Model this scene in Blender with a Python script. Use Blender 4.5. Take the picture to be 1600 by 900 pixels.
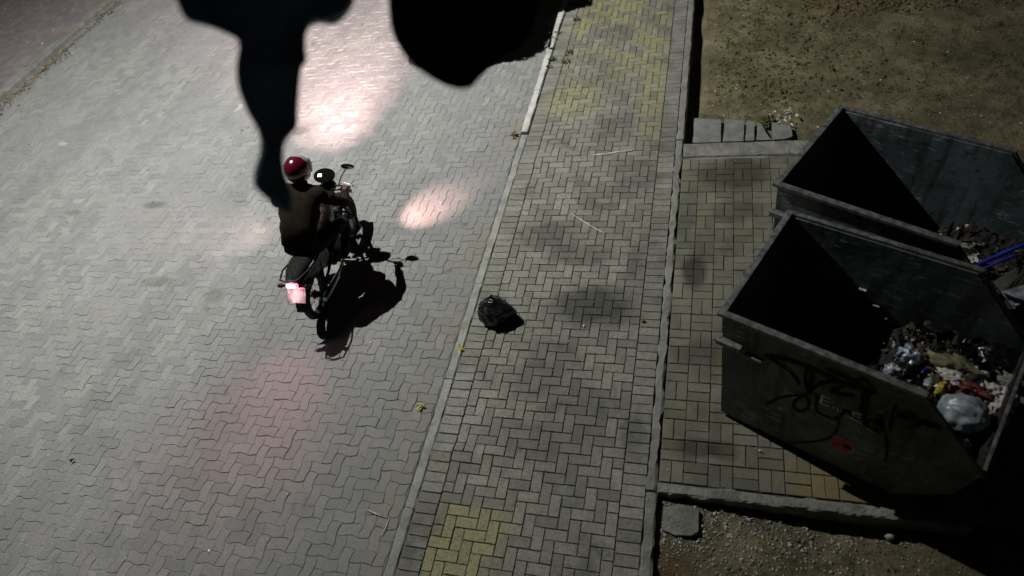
import bpy, bmesh, math, random
from mathutils import Vector, Matrix, noise
R = math.radians
for o in list(bpy.data.objects): bpy.data.objects.remove(o)
S = bpy.context.scene
C = S.collection
rnd = random.Random(7)

# ------------------------------------------------------------------ camera
FPX, CAMH = 1050.0, 5.6
v1 = Vector((350, -1310, FPX)); d1 = v1.normalized()
sl = 0.03; a_ = -FPX*FPX/(350-1310*sl)
d2 = -Vector((a_, a_*sl, FPX)).normalized()
n_ = d1.cross(d2).normalized()
if n_.y < 0: n_ = -n_
ROT = Matrix((d2, d1, -n_))            # rows: world axes in picture axes (x right, y down, z forward)
CAM = Vector((0, 0, CAMH))
cd = bpy.data.cameras.new('camera'); cam = bpy.data.objects.new('camera', cd); C.objects.link(cam)
ix, iy, iz = ROT @ Vector((1,0,0)), ROT @ Vector((0,1,0)), ROT @ Vector((0,0,1))
M = Matrix((ix, -iy, -iz)).transposed().to_4x4(); M.translation = CAM
cam.matrix_world = M
cd.sensor_width = 36; cd.lens = 36*FPX/1600; cd.clip_start = .05; cd.clip_end = 500
cd.dof.use_dof = True; cd.dof.focus_distance = 7.2; cd.dof.aperture_fstop = .72
S.camera = cam
S.render.resolution_x = 1024; S.render.resolution_y = 576
def at(x, y, z=0.0):
    "the point at height z that stands at this spot of the photograph"
    v = ROT @ Vector((x-800, y-450, FPX)); return CAM + v*((z-CAMH)/v.z)

# ------------------------------------------------------------------ light
W = bpy.data.worlds.new('World'); S.world = W; W.use_nodes = True
nt = W.node_tree; bg = nt.nodes['Background']
sky = nt.nodes.new('ShaderNodeTexSky'); sky.sky_type = 'NISHITA'; sky.sun_disc = False
sky.sun_elevation = R(1); sky.sun_rotation = R(300)
nt.links.new(sky.outputs[0], bg.inputs[0]); bg.inputs[1].default_value = 0.008
S.view_settings.view_transform = 'Standard'; S.view_settings.look = 'None'
S.view_settings.exposure = 0.0; S.view_settings.gamma = 1.0
LAMP = Vector((-7.4, 7.5, 9.3))
def spot(name, loc, target, energy, color, size, blend, radius, parent=None):
    l = bpy.data.lights.new(name, 'SPOT'); l.energy = energy; l.color = color
    l.spot_size = R(size); l.spot_blend = blend; l.shadow_soft_size = radius
    o = bpy.data.objects.new(name, l); C.objects.link(o); o.location = loc
    o.rotation_euler = (Vector(target)-Vector(loc)).to_track_quat('-Z', 'Y').to_euler()
    if parent:
        o.parent = parent; o.location = Vector(loc)-parent.location
    return o
spot('street_light_beam', LAMP, LAMP+Vector((-.6,1.2,-9)), 6900, (1, 1, .965), 150, .95, .035)

# ------------------------------------------------------------------ helpers
def tag(o, label=None, cat=None, group=None, kind=None):
    if label: o['label'] = label
    if cat: o['category'] = cat
    if group: o['group'] = group
    if kind: o['kind'] = kind
    return o
def empty(name, loc, rz=0):
    o = bpy.data.objects.new(name, None); C.objects.link(o); o.location = loc; o.rotation_euler = (0,0,rz)
    o.empty_display_size = .1
    return o
def link(name, me, m=None, parent=None, smooth=False):
    if m is not None and not me.materials: me.materials.append(m)
    if smooth:
        for p in me.polygons: p.use_smooth = True
    o = bpy.data.objects.new(name, me); C.objects.link(o)
    if parent: o.parent = parent
    return o
class MB:
    "collects shapes in one mesh"
    def __init__(s): s.v = []; s.f = []
    def add(s, v, f):
        k = len(s.v); s.v += [tuple(p) for p in v]; s.f += [tuple(i+k for i in q) for q in f]; return s
    def box(s, c, d, M_=None, bev=0.0):
        bm = bmesh.new(); bmesh.ops.create_cube(bm, size=1)
        for v in bm.verts: v.co = Vector((v.co.x*d[0], v.co.y*d[1], v.co.z*d[2]))
        if bev: bmesh.ops.bevel(bm, geom=list(bm.edges), offset=bev, segments=2, affect='EDGES', profile=.6)
        for v in bm.verts: v.co = (M_ @ v.co if M_ else v.co) + Vector(c)
        bm.verts.index_update()
        s.add([v.co for v in bm.verts], [[v.index for v in f.verts] for f in bm.faces]); bm.free(); return s
    def tube(s, pts, r, n=10, caps=True):
        pts = [Vector(p) for p in pts]; rr = r if isinstance(r, (list, tuple)) else [r]*len(pts)
        vs = []; fs = []; up = None
        for i, p in enumerate(pts):
            t = (pts[min(i+1, len(pts)-1)]-pts[max(i-1, 0)]).normalized()
            if up is None: up = Vector((0,0,1)) if abs(t.z) < .9 else Vector((1,0,0))
            u = (up - t*up.dot(t)); u = u.normalized() if u.length > 1e-4 else t.orthogonal().normalized()
            w = t.cross(u); up = u
            for k in range(n):
                a = 2*math.pi*k/n; vs.append(p + (u*math.cos(a)+w*math.sin(a))*rr[i])
        for i in range(len(pts)-1):
            for k in range(n):
                fs.append((i*n+k, i*n+(k+1)%n, (i+1)*n+(k+1)%n, (i+1)*n+k))
        if caps: fs += [tuple(range(n))[::-1], tuple(range((len(pts)-1)*n, len(pts)*n))]
        return s.add(vs, fs)
    def lathe(s, prof, origin=(0,0,0), M_=None, n=28):
        "prof: (radius, height) spun round local z"
        vs = []; fs = []
        for r, h in prof:
            for k in range(n):
                a = 2*math.pi*k/n; p = Vector((r*math.cos(a), r*math.sin(a), h))
                vs.append((M_ @ p if M_ else p)+Vector(origin))
        for i in range(len(prof)-1):
            for k in range(n): fs.append((i*n+k, i*n+(k+1)%n, (i+1)*n+(k+1)%n, (i+1)*n+k))
        return s.add(vs, fs)
    def prism(s, poly, ext):
        "closed polygon of 3D points pushed along ext"
        n = len(poly); e = Vector(ext); vs = [Vector(p) for p in poly]; vs += [p+e for p in vs]
        return s.add(vs, [tuple(range(n))[::-1], tuple(range(n, 2*n))]+[(i, (i+1) % n, n+(i+1) % n, n+i) for i in range(n)])
    def build(s, name, m, parent=None, smooth=False):
        me = bpy.data.meshes.new(name); me.from_pydata(s.v, [], s.f)
        bm = bmesh.new(); bm.from_mesh(me); bmesh.ops.recalc_face_normals(bm, faces=bm.faces); bm.to_mesh(me); bm.free()
        o = link(name, me, m, parent, smooth)
        if smooth:
            me.set_sharp_from_angle(angle=R(40))
        return o
def bake(o):
    "freeze the modifiers of o into its mesh"
    dg = bpy.context.evaluated_depsgraph_get(); dg.update()
    me = bpy.data.meshes.new_from_object(o.evaluated_get(dg)); o.modifiers.clear(); o.data = me
    return o
AX = Matrix.Rotation(R(90), 3, 'Y')        # spins a lathe round the x axis

# ------------------------------------------------------------------ materials
class NG:
    def __init__(s, name):
        s.m = bpy.data.materials.new(name); s.m.use_nodes = True; s.t = s.m.node_tree
        s.b = s.t.nodes['Principled BSDF']; s.g = s.n('ShaderNodeNewGeometry')
    def n(s, ty, **k):
        x = s.t.nodes.new(ty)
        for a, b in k.items(): setattr(x, a, b)
        return x
    def put(s, inp, v):
        if hasattr(v, 'is_linked') or isinstance(v, bpy.types.NodeSocket): s.t.links.new(v, inp)
        else: inp.default_value = v
    def pos(s): return s.g.outputs['Position']
    def rand(s): return s.g.outputs['Random Per Island']
    def obj(s):
        return s.n('ShaderNodeTexCoord').outputs['Object']
    def noise(s, scale, detail=4, rough=.55, vec=None, dist=0):
        x = s.n('ShaderNodeTexNoise'); s.put(x.inputs['Vector'], vec or s.pos())
        x.inputs['Scale'].default_value = scale; x.inputs['Detail'].default_value = detail
        x.inputs['Roughness'].default_value = rough; x.inputs['Distortion'].default_value = dist
        return x.outputs[0]
    def voro(s, scale, vec=None, feat='F1'):
        x = s.n('ShaderNodeTexVoronoi', feature=feat); s.put(x.inputs['Vector'], vec or s.pos()); x.inputs['Scale'].default_value = scale
        return x.outputs['Distance']
    def math(s, op, a, b=0.0, clamp=False):
        x = s.n('ShaderNodeMath', operation=op, use_clamp=clamp); s.put(x.inputs[0], a); s.put(x.inputs[1], b); return x.outputs[0]
    def ramp(s, v, lo, hi, a=0.0, b=1.0, smooth=True):
        x = s.n('ShaderNodeMapRange'); x.interpolation_type = 'SMOOTHSTEP' if smooth else 'LINEAR'
        s.put(x.inputs[0], v)
        for i, q in enumerate((lo, hi, a, b)): x.inputs[i+1].default_value = q
        return x.outputs[0]
    def mix(s, f, a, b, mode='MIX'):
        x = s.n('ShaderNodeMix', data_type='RGBA', blend_type=mode); s.put(x.inputs[0], f)
        for i, c in ((6, a), (7, b)):
            if isinstance(c, tuple): c = (*c[:3], 1)
            s.put(x.inputs[i], c)
        return x.outputs[2]
    def sep(s, v):
        x = s.n('ShaderNodeSeparateXYZ'); s.put(x.inputs[0], v); return x.outputs
    def blob(s, c, r, soft=.45, wob=.35, sc=2.5):
        "soft uneven patch round c"
        x = s.n('ShaderNodeVectorMath', operation='SUBTRACT'); s.put(x.inputs[0], s.pos()); x.inputs[1].default_value = (c[0], c[1], 0)
        y = s.n('ShaderNodeVectorMath', operation='MULTIPLY'); s.put(y.inputs[0], x.outputs[0]); y.inputs[1].default_value = (1/r[0], 1/r[1], 0)
        z = s.n('ShaderNodeVectorMath', operation='LENGTH'); s.put(z.inputs[0], y.outputs[0])
        if not hasattr(s, '_wn'): s._wn = s.noise(sc, 5, .65)
        w = s.math('MULTIPLY_ADD', s._wn, 2*wob); w.node.inputs[2].default_value = -wob
        d = s.math('ADD', z.outputs[1], w)
        return s.ramp(d, 1-soft, 1+soft*.6, 1, 0)
    def bump(s, h, dist, strength=1.0, prev=None):
        x = s.n('ShaderNodeBump'); x.inputs['Distance'].default_value = dist; x.inputs['Strength'].default_value = strength
        s.put(x.inputs['Height'], h)
        if prev: s.put(x.inputs['Normal'], prev)
        return x.outputs[0]
    def out(s, col=None, rough=None, nrm=None, **k):
        if col is not None: s.put(s.b.inputs['Base Color'], (*col[:3], 1) if isinstance(col, tuple) else col)
        if rough is not None: s.put(s.b.inputs['Roughness'], rough)
        if nrm is not None: s.put(s.b.inputs['Normal'], nrm)
        for a, b in k.items(): s.put(s.b.inputs[a.replace('_', ' ')], b)
        return s.m
def simple(name, col, rough=.6, metal=0.0, var=.25, scale=14, bump=.001, spec=.5, bs=60, **k):
    g = NG(name); v = g.obj(); n1 = g.noise(scale, 5, .6, v)
    c = g.mix(g.ramp(n1, .35, .68), tuple(x*(1-var) for x in col), tuple(min(1, x*(1+var)) for x in col))
    r = g.ramp(g.noise(scale*1.7, 3, .5, v), .3, .7, max(.02, rough-.1), min(1, rough+.1))
    return g.out(c, r, g.bump(g.noise(bs, 3, .5, v), bump), Metallic=metal, Specular_IOR_Level=spec, **k)

# road pavers
def road_mat():
    g = NG('road_paver'); r = g.rand()
    c = g.mix(r, (.18, .182, .178), (.285, .28, .268))
    c = g.mix(g.ramp(g.noise(.55, 5, .6), .35, .7), c, (.205, .205, .215))
    c = g.mix(g.math('MULTIPLY', g.ramp(g.noise(1.1, 4, .6), .5, .75), .45), c, (.29, .275, .235))
    c = g.mix(g.math('MULTIPLY', g.ramp(g.noise(38, 5, .75), .42, .66), .6), c, (.12, .12, .115))
    c = g.mix(g.ramp(g.noise(70, 4, .7), .56, .68, 0, .45), c, (.40, .40, .38))
    nz_ = g.sep(g.g.outputs['True Normal'])[2]; c = g.mix(g.math('MULTIPLY', g.ramp(nz_, .93, .75), g.ramp(g.noise(1.4, 4, .6), .4, .6)), c, (.33, .33, .32))
    c = g.mix(g.ramp(g.noise(120, 2, .6), .66, .74, 0, .5), c, (.5, .5, .47))
    c = g.mix(g.math('MULTIPLY', g.ramp(g.noise(.8, 6, .7, dist=.8), .52, .66), .4), c, (.15, .155, .15))
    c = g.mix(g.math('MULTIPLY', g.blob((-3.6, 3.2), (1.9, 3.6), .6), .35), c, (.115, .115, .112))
    c = g.mix(g.math('MULTIPLY', g.blob((-4.6, 2.4), (1.2, .8), .6), .30), c, (.24, .175, .165))  # reddish tail lamp glow painted into the paver colour
    st = g.math('MULTIPLY', g.ramp(g.noise(2.3, 6, .7), .60, .72), .4)
    c = g.mix(st, c, (.09, .09, .085))
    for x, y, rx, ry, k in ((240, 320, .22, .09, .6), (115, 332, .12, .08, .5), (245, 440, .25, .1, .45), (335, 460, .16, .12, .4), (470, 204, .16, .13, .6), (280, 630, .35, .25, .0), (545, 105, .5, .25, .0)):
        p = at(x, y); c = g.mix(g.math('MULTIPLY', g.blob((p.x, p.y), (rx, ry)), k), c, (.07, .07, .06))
    for tx_, tk in ((-5.0, .22), (-6.7, .22), (-9.2, .2), (-10.9, .2)):
        d_ = g.math('ABSOLUTE', g.math('SUBTRACT', g.sep(g.pos())[0], tx_)); tm = g.math('MULTIPLY', g.ramp(g.math('ADD', d_, g.math('MULTIPLY', g.noise(.9, 4, .6), .35)), .25, .62, 1, 0), tk)
        c = g.mix(tm, c, (.12, .12, .118))
    # greenish dust beside the right kerb
    px = g.sep(g.pos())
    e = g.math('MULTIPLY', g.ramp(px[0], -3.35, -2.7), g.ramp(g.noise(1.6, 4, .6), .35, .65))
    c = g.mix(g.math('MULTIPLY', e, .55), c, (.19, .18, .13))
    h = g.bump(g.noise(160, 4, .6), .0025); h = g.bump(g.noise(22, 4, .6), .006, .8, h)
    return g.out(c, .82, h, Specular_IOR_Level=.3)
def joint_mat():
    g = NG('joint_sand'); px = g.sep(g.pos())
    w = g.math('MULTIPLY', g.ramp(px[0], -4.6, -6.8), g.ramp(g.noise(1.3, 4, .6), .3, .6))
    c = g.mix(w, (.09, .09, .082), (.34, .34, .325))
    c = g.mix(g.ramp(g.noise(9, 4, .6), .4, .7, 0, .6), c, (.13, .127, .11))
    c = g.mix(g.ramp(g.noise(1.15, 5, .7), .44, .6, 0, .92), c, (.215, .22, .205))
    return g.out(c, .95, g.bump(g.noise(140, 3, .6), .003))
def side_mat():
    g = NG('sidewalk_brick'); r = g.rand(); px = g.sep(g.pos())
    c = g.mix(r, (.165, .162, .140), (.285, .278, .235))
    c = g.mix(g.ramp(g.noise(.9, 5, .6), .4, .68, 0, .6), c, (.13, .128, .105))
    c = g.mix(g.ramp(g.noise(1.9, 6, .72, dist=.5), .5, .66, 0, .55), c, (.065, .065, .055))
    c = g.mix(g.ramp(g.noise(3.6, 5, .7), .56, .68, 0, .4), c, (.27, .27, .25))
    # worn yellow paint on the far bricks and on the near corner
    yl = g.math('MULTIPLY', g.ramp(px[1], 7.9, 10.2), g.ramp(g.noise(1.1, 5, .7, dist=.6), .40, .6))
    yl = g.math('MULTIPLY', yl, g.math('MULTIPLY', g.ramp(px[0], -2.4, -2.2), g.ramp(px[0], -.62, -.75)))
    y2 = g.math('MAXIMUM', g.blob((-1.95, 8.2), (.45, .5)), g.blob((-.85, 8.3), (.22, 1.1)))
    yl = g.math('MAXIMUM', yl, g.math('MULTIPLY', y2, .55))
    y3 = g.math('MULTIPLY', g.ramp(px[1], 2.13, 2.09, smooth=False), g.math('MULTIPLY', g.ramp(px[0], -1.45, -1.75), g.ramp(px[0], -2.3, -2.27)))
    yl = g.math('MAXIMUM', yl, g.math('MULTIPLY', y3, .75))
    c = g.mix(g.math('MULTIPLY', g.math('MULTIPLY', yl, g.ramp(r, .05, .55, .35, 1)), g.ramp(g.noise(30, 3, .6), .2, .6, .55, 1)), c, (.30, .28, .12))
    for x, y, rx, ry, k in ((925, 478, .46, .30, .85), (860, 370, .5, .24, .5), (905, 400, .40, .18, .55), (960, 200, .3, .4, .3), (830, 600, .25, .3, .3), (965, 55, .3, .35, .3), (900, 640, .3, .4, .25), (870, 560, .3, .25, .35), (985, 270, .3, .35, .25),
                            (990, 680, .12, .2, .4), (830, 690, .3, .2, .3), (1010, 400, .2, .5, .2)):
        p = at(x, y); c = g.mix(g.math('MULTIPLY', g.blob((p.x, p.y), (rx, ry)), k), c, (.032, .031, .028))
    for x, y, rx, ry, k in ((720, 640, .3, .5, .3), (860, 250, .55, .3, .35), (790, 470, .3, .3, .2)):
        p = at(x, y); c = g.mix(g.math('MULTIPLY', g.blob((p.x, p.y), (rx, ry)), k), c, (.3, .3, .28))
    c = g.mix(g.ramp(g.noise(45, 5, .75), .44, .66, 0, .65), c, (.075, .074, .062))
    c = g.mix(g.ramp(g.noise(80, 4, .7), .57, .68, 0, .4), c, (.36, .35, .32))
    c = g.mix(g.ramp(g.noise(110, 2, .6), .68, .74, 0, .6), c, (.45, .45, .42))
    h = g.bump(g.noise(150, 4, .6), .003); h = g.bump(g.noise(20, 4, .6), .008, .8, h)
    return g.out(c, .85, h, Specular_IOR_Level=.25)
def pad_mat():
    g = NG('pad_brick'); r = g.rand()
    c = g.mix(r, (.135, .132, .105), (.21, .202, .155))
    c = g.mix(g.ramp(g.noise(1.2, 5, .65), .4, .66, 0, .75), c, (.075, .073, .055))
    c = g.mix(g.ramp(g.noise(2.1, 4, .6, dist=.5), .55, .72, 0, .6), c, (.17, .14, .06))
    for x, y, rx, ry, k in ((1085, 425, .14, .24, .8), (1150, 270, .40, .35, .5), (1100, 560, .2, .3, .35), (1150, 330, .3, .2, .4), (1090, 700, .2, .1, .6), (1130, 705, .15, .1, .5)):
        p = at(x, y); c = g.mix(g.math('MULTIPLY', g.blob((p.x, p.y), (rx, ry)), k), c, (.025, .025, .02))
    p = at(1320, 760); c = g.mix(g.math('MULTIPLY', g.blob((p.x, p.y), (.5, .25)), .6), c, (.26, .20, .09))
    c = g.mix(g.ramp(g.noise(45, 4, .7), .5, .8, 0, .5), c, (.05, .05, .04))
    h = g.bump(g.noise(150, 4, .6), .003); h = g.bump(g.noise(20, 4, .6), .008, .8, h)
    return g.out(c, .9, h, Specular_IOR_Level=.2)
def concrete(name, lo, hi, rough=.85, b=.006):
    g = NG(name)
    c = g.mix(g.ramp(g.noise(5, 6, .65), .32, .7), lo, hi)
    c = g.mix(g.ramp(g.noise(28, 5, .7), .52, .75, 0, .65), c, tuple(x*.4 for x in lo))
    c = g.mix(g.ramp(g.noise(130, 2, .6), .66, .76, 0, .5), c, tuple(min(1, x*1.6) for x in hi))
    h = g.bump(g.noise(140, 4, .6), .003); h = g.bump(g.noise(25, 5, .65), b, 1, h)
    return g.out(c, rough, h, Specular_IOR_Level=.25)
def dirt_mat():
    g = NG('dirt')
    c = g.mix(g.ramp(g.noise(1.3, 6, .65), .35, .68), (.125, .11, .064), (.25, .215, .13))
    c = g.mix(g.ramp(g.noise(6, 6, .7), .45, .7, 0, .7), c, (.05, .055, .028))
    c = g.mix(g.ramp(g.noise(26, 5, .7), .5, .72, 0, .7), c, (.028, .026, .016))
    c = g.mix(g.ramp(g.noise(90, 3, .6), .60, .70, 0, .55), c, (.24, .22, .15))
    p = at(1030, 880); c = g.mix(g.math('MULTIPLY', g.blob((p.x, p.y), (.3, .15)), .6), c, (.10, .055, .025))
    h = g.bump(g.noise(60, 5, .7), .012); h = g.bump(g.noise(14, 5, .65), .03, 1, h)
    return g.out(c, .98, h, Specular_IOR_Level=.1)
def skip_mat(name, base, lit):
    g = NG(name)
    c = g.mix(g.ramp(g.noise(2.2, 5, .6), .35, .7), base, lit)  # noise mottles the paint between a dark and a paler tone
    v = g.n('ShaderNodeMapping'); g.put(v.inputs[0], g.pos()); v.inputs['Scale'].default_value = (1.2, 3.5, 9); v.inputs['Rotation'].default_value = (.3, .2, .45)
    sc = g.ramp(g.noise(3.0, 6, .72, v.outputs[0]), .555, .63, 0, .95)
    c = g.mix(g.math('MULTIPLY', sc, g.ramp(g.noise(1.7, 3, .5), .40, .55)), c, (.42, .44, .43))
    v2 = g.n('ShaderNodeMapping'); g.put(v2.inputs[0], g.pos()); v2.inputs['Scale'].default_value = (5, 5, .9)
    c = g.mix(g.ramp(g.noise(1.6, 5, .7, v2.outputs[0]), .46, .66, 0, .7), c, (.022, .024, .022))
    c = g.mix(g.ramp(g.noise(11, 5, .7), .56, .68, 0, .7), c, (.035, .022, .013))
    c = g.mix(g.ramp(g.voro(3.2), .03, .10, .8, 0), c, (.012, .012, .012))
    h = g.bump(g.noise(3.5, 4, .5), .03, .5); h = g.bump(g.noise(90, 3, .6), .002, 1, h)
    return g.out(c, g.ramp(g.noise(8, 4, .6), .3, .7, .42, .68), h, Metallic=.25)
M_ = {}
M_['road'] = road_mat(); M_['joint'] = joint_mat(); M_['side'] = side_mat(); M_['pad'] = pad_mat(); M_['dirt'] = dirt_mat(); M_['gutter'] = concrete('gutter_concrete', (.19, .19, .175), (.32, .32, .30), b=.012)
M_['kerb'] = concrete('kerb_concrete', (.36, .36, .34), (.55, .55, .52))
M_['strip'] = concrete('strip_concrete', (.15, .15, .13), (.24, .24, .215))
M_['strip_dark'] = concrete('edge_concrete', (.15, .15, .13), (.27, .265, .235), b=.018)
M_['plank'] = concrete('weathered_plank', (.15, .155, .145), (.23, .235, .225))
M_['left_walk'] = concrete('reddish_pavement', (.16, .135, .14), (.24, .205, .21))
M_['skip'] = skip_mat('dumpster_paint', (.085, .107, .113), (.16, .20, .21))
M_['skip_rim'] = simple('dumpster_rim', (.17, .175, .165), .55, .3, .45, 18, .002)
M_['rubber'] = simple('rubber', (.012, .012, .012), .8)
M_['black'] = simple('black_plastic', (.008, .008, .009), .6, spec=.2)
M_['matt'] = simple('matt_black', (.004, .004, .004), 1.0, spec=.02)
M_['gloss'] = simple('black_gloss', (.010, .010, .012), .25)
M_['chrome'] = simple('steel', (.30, .30, .30), .32, 1.0)
M_['dkmetal'] = simple('dark_metal', (.03, .03, .03), .55, .7)
M_['seat'] = simple('seat_vinyl', (.006, .006, .006), .8, spec=.15)
M_['tank'] = simple('black_tank_paint', (.012, .005, .006), .35, .2)
M_['jacket'] = simple('black_olive_jacket', (.014, .010, .0055), .9, spec=.15, bump=.004, bs=30)
M_['trousers'] = simple('dark_trousers', (.007, .007, .009), .9, spec=.15, bump=.004, bs=30)
M_['skin'] = simple('skin', (.12, .065, .04), .6)
M_['glass'] = simple('dark_visor', (.01, .012, .014), .08)
M_['mirror'] = simple('mirror_glass', (.6, .6, .6), .05, 1.0, 0.05)
M_['bag'] = simple('black_bin_bag', (.006, .006, .007), .24, 0, .2, 20, .006, bs=14)
M_['cloth'] = simple('navy_cloth', (.38, .50, .74), .95, 0, .5, 5, .006, .1, bs=12)  # base colour lightened in place of light coming through the cloth
M_['blackcloth'] = simple('black_cloth', (.0025, .0025, .003), .98, 0, .4, 5, .006, .05, bs=12)
M_['bark'] = simple('bark', (.06, .05, .04), .9)
M_['leaf'] = simple('leaf', (.05, .08, .03), .7)
M_['weed'] = simple('weed_leaf', (.055, .075, .015), .8, var=.5)
M_['dry'] = simple('dry_leaf', (.13, .085, .035), .8, var=.6)
M_['yellow'] = simple('yellow_leaf', (.42, .36, .05), .7)
M_['pale'] = simple('pale_stick', (.52, .50, .45), .7)
M_['stone'] = simple('pale_stone', (.42, .41, .38), .8, var=.4)
M_['white'] = simple('white_plastic', (.36, .41, .44), .30, 0, .45, 9, .006, bs=18)
M_['silver'] = simple('silver_wrap', (.35, .42, .50), .3, .3, .6, 16, .008, bs=25)
M_['blue'] = simple('blue_plastic', (.02, .035, .36), .4)
M_['olive'] = simple('olive_cloth', (.17, .17, .095), .85, 0, .5, 12, .006, bs=20)
M_['red'] = simple('red_wrapping', (.20, .045, .03), .6, 0, .7, 24, .006)
M_['paper'] = simple('paper', (.55, .52, .47), .8, 0, .35, 20, .004)
M_['brown'] = simple('brown_cardboard', (.075, .05, .032), .85, 0, .6, 10, .004)
M_['cardboard'] = simple('grey_cardboard', (.23, .225, .21), .85)
M_['litter'] = simple('litter_heap', (.016, .014, .011), .9, 0, .9, 16, .03, bs=22)
M_['graff'] = simple('black_spray_paint', (.003, .003, .003), .9)
M_['decal'] = simple('grey_white_lettering', (.85, .87, .87), .6)
M_['decal_dim'] = simple('faded_lettering', (.36, .37, .36), .6)
M_['decal_red'] = simple('red_emblem', (.60, .05, .03), .6)
M_['plate'] = simple('number_plate_white', (.75, .70, .70), .4)
M_['pole'] = simple('grey_pole', (.25, .25, .25), .6, .5)
def emis(name, col, st):
    g = NG(name); return g.out(tuple(col), .4, Emission_Color=(*col, 1), Emission_Strength=st)
M_['tail'] = emis('tail_lamp', (1, .08, .14), 5); M_['tailhot'] = emis('tail_bulb', (1, .75, .78), 60)
M_['head'] = emis('head_lamp', (1, .85, .8), 8); M_['screen'] = emis('lit_gauge', (.95, 1, .98), 1.4)
M_['street'] = emis('street_lamp_glow', (1, .97, .88), 6)

# ------------------------------------------------------------------ ground
me = bpy.data.meshes.new('ground'); me.from_pydata([(-150,-150,-.4),(150,-150,-.4),(150,150,-.4),(-150,150,-.4)], [], [(0,1,2,3)])
tag(link('ground', me, M_['dirt']), kind='structure')

def pavers(name, cells, w, m, warp=0.0, gap=.005, z0=0.0, origin=(0,0), jit=.0012, bev=.004, region=None, seg=1, zf=None):
    "cells: list of (x0,y0,x1,y1) in units of w"
    V = []; F = []
    def wp(x, y):
        if not warp: return x, y
        tr = lambda t: max(-1, min(1, 1.8*math.sin(math.pi*t)))
        return x + warp*tr(y+.25), y + warp*tr(x+.25)
    for (x0, y0, x1, y1) in cells:
        nx = max(1, int((x1-x0)*seg)); ny = max(1, int((y1-y0)*seg))
        ring = []
        for i in range(nx): ring.append((x0+(x1-x0)*i/nx, y0))
        for i in range(ny): ring.append((x1, y0+(y1-y0)*i/ny))
        for i in range(nx): ring.append((x1-(x1-x0)*i/nx, y1))
        for i in range(ny): ring.append((x0, y1-(y1-y0)*i/ny))
        cx, cy = (x0+x1)/2, (y0+y1)/2; hx, hy = (x1-x0)/2*w, (y1-y0)/2*w
        n = len(ring); k = len(V)
        dz = rnd.gauss(0, jit)-(.004 if rnd.random() < .02 else 0); tx = rnd.gauss(0, jit*6); ty = rnd.gauss(0, jit*6); ro = rnd.gauss(0, .006)
        sx = rnd.gauss(0, .0008); sy = rnd.gauss(0, .0008)
        for ins, dd in ((gap/2, -.006), (gap/2+bev, 0.0)):
            for (x, y) in ring:
                ux = (x-cx)*w*(hx-ins)/hx; uy = (y-cy)*w*(hy-ins)/hy
                wx, wy = wp(x, y); ux += (wx-x)*w; uy += (wy-y)*w
                X = origin[0]+cx*w+ux-uy*ro+sx; Y = origin[1]+cy*w+uy+ux*ro+sy
                Z = z0+dz+dd+ux*tx+uy*ty + (zf(X, Y) if zf else 0)
                V.append((X, Y, Z))
        for i in range(n): F.append((k+i, k+(i+1) % n, k+n+(i+1) % n, k+n+i))
        F.append(tuple(range(k+n, k+2*n)))
    me = bpy.data.meshes.new(name); me.from_pydata(V, [], F); me.validate()
    return link(name, me, m)
def herring(nx, ny):
    out = []
    for x in range(nx):
        for y in range(ny):
            q = (x+y) % 4
            if q == 0: out.append((x, y, min(x+2, nx), y+1))
            elif q == 1 and x == 0: out.append((x, y, x+1, y+1))
            elif q == 2: out.append((x, y, x+1, min(y+2, ny)))
            elif q == 3 and y == 0: out.append((x, y, x+1, y+1))
    return out
def sheet(name, x0, y0, x1, y1, z, m, t=.25):
    o = MB().box(((x0+x1)/2, (y0+y1)/2, z-t/2), (x1-x0, y1-y0, t)).build(name, m); return tag(o, kind='structure')
w = .108
nx = int(11.25/w); ny = int(21/w)
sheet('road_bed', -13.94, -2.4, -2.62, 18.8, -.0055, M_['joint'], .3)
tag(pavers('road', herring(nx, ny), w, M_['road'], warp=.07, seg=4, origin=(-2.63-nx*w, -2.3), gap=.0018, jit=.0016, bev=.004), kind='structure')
# kerb strip, raised beyond the driveway
def rough_strip(name, x0, y0, x1, y1, z, m, h=.3, step=.06, amp=.006, kind='structure', axis='y', bev=.012, seed=0):
    V = []; F = []; L = (y1-y0) if axis == 'y' else (x1-x0); n = max(2, int(L/step)); prof = 6
    for i in range(n+1):
        t = i/n*L
        nz = [noise.noise(Vector((t*7, j*3.1, seed)))*amp + noise.noise(Vector((t*22, j*2.1, seed+5)))*amp*.6 for j in range(6)]
        a, b = (x0, x1) if axis == 'y' else (y0, y1)
        pr = [(a+nz[0]*1.2, -h), (a+nz[0]*1.2, -bev+nz[1]*.5), (a+bev+nz[1], nz[2]*.4), (b-bev+nz[3], nz[4]*.4), (b+nz[5]*1.2, -bev+nz[3]*.5), (b+nz[5]*1.2, -h)]
        for (u, zz) in pr:
            V.append((u, y0+t, z+zz) if axis == 'y' else (x0+t, u, z+zz))
    for i in range(n):
        for j in range(5): F.append((i*6+j, i*6+j+1, (i+1)*6+j+1, (i+1)*6+j))
    F.append(tuple(range(6))); F.append(tuple(range(n*6, n*6+6)))
    me = bpy.data.meshes.new(name); me.from_pydata(V, [], F)
    bm = bmesh.new(); bm.from_mesh(me); bmesh.ops.recalc_face_normals(bm, faces=bm.faces); bm.to_mesh(me); bm.free()
    o = link(name, me, m)
    if kind: o['kind'] = kind
    return o
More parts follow.
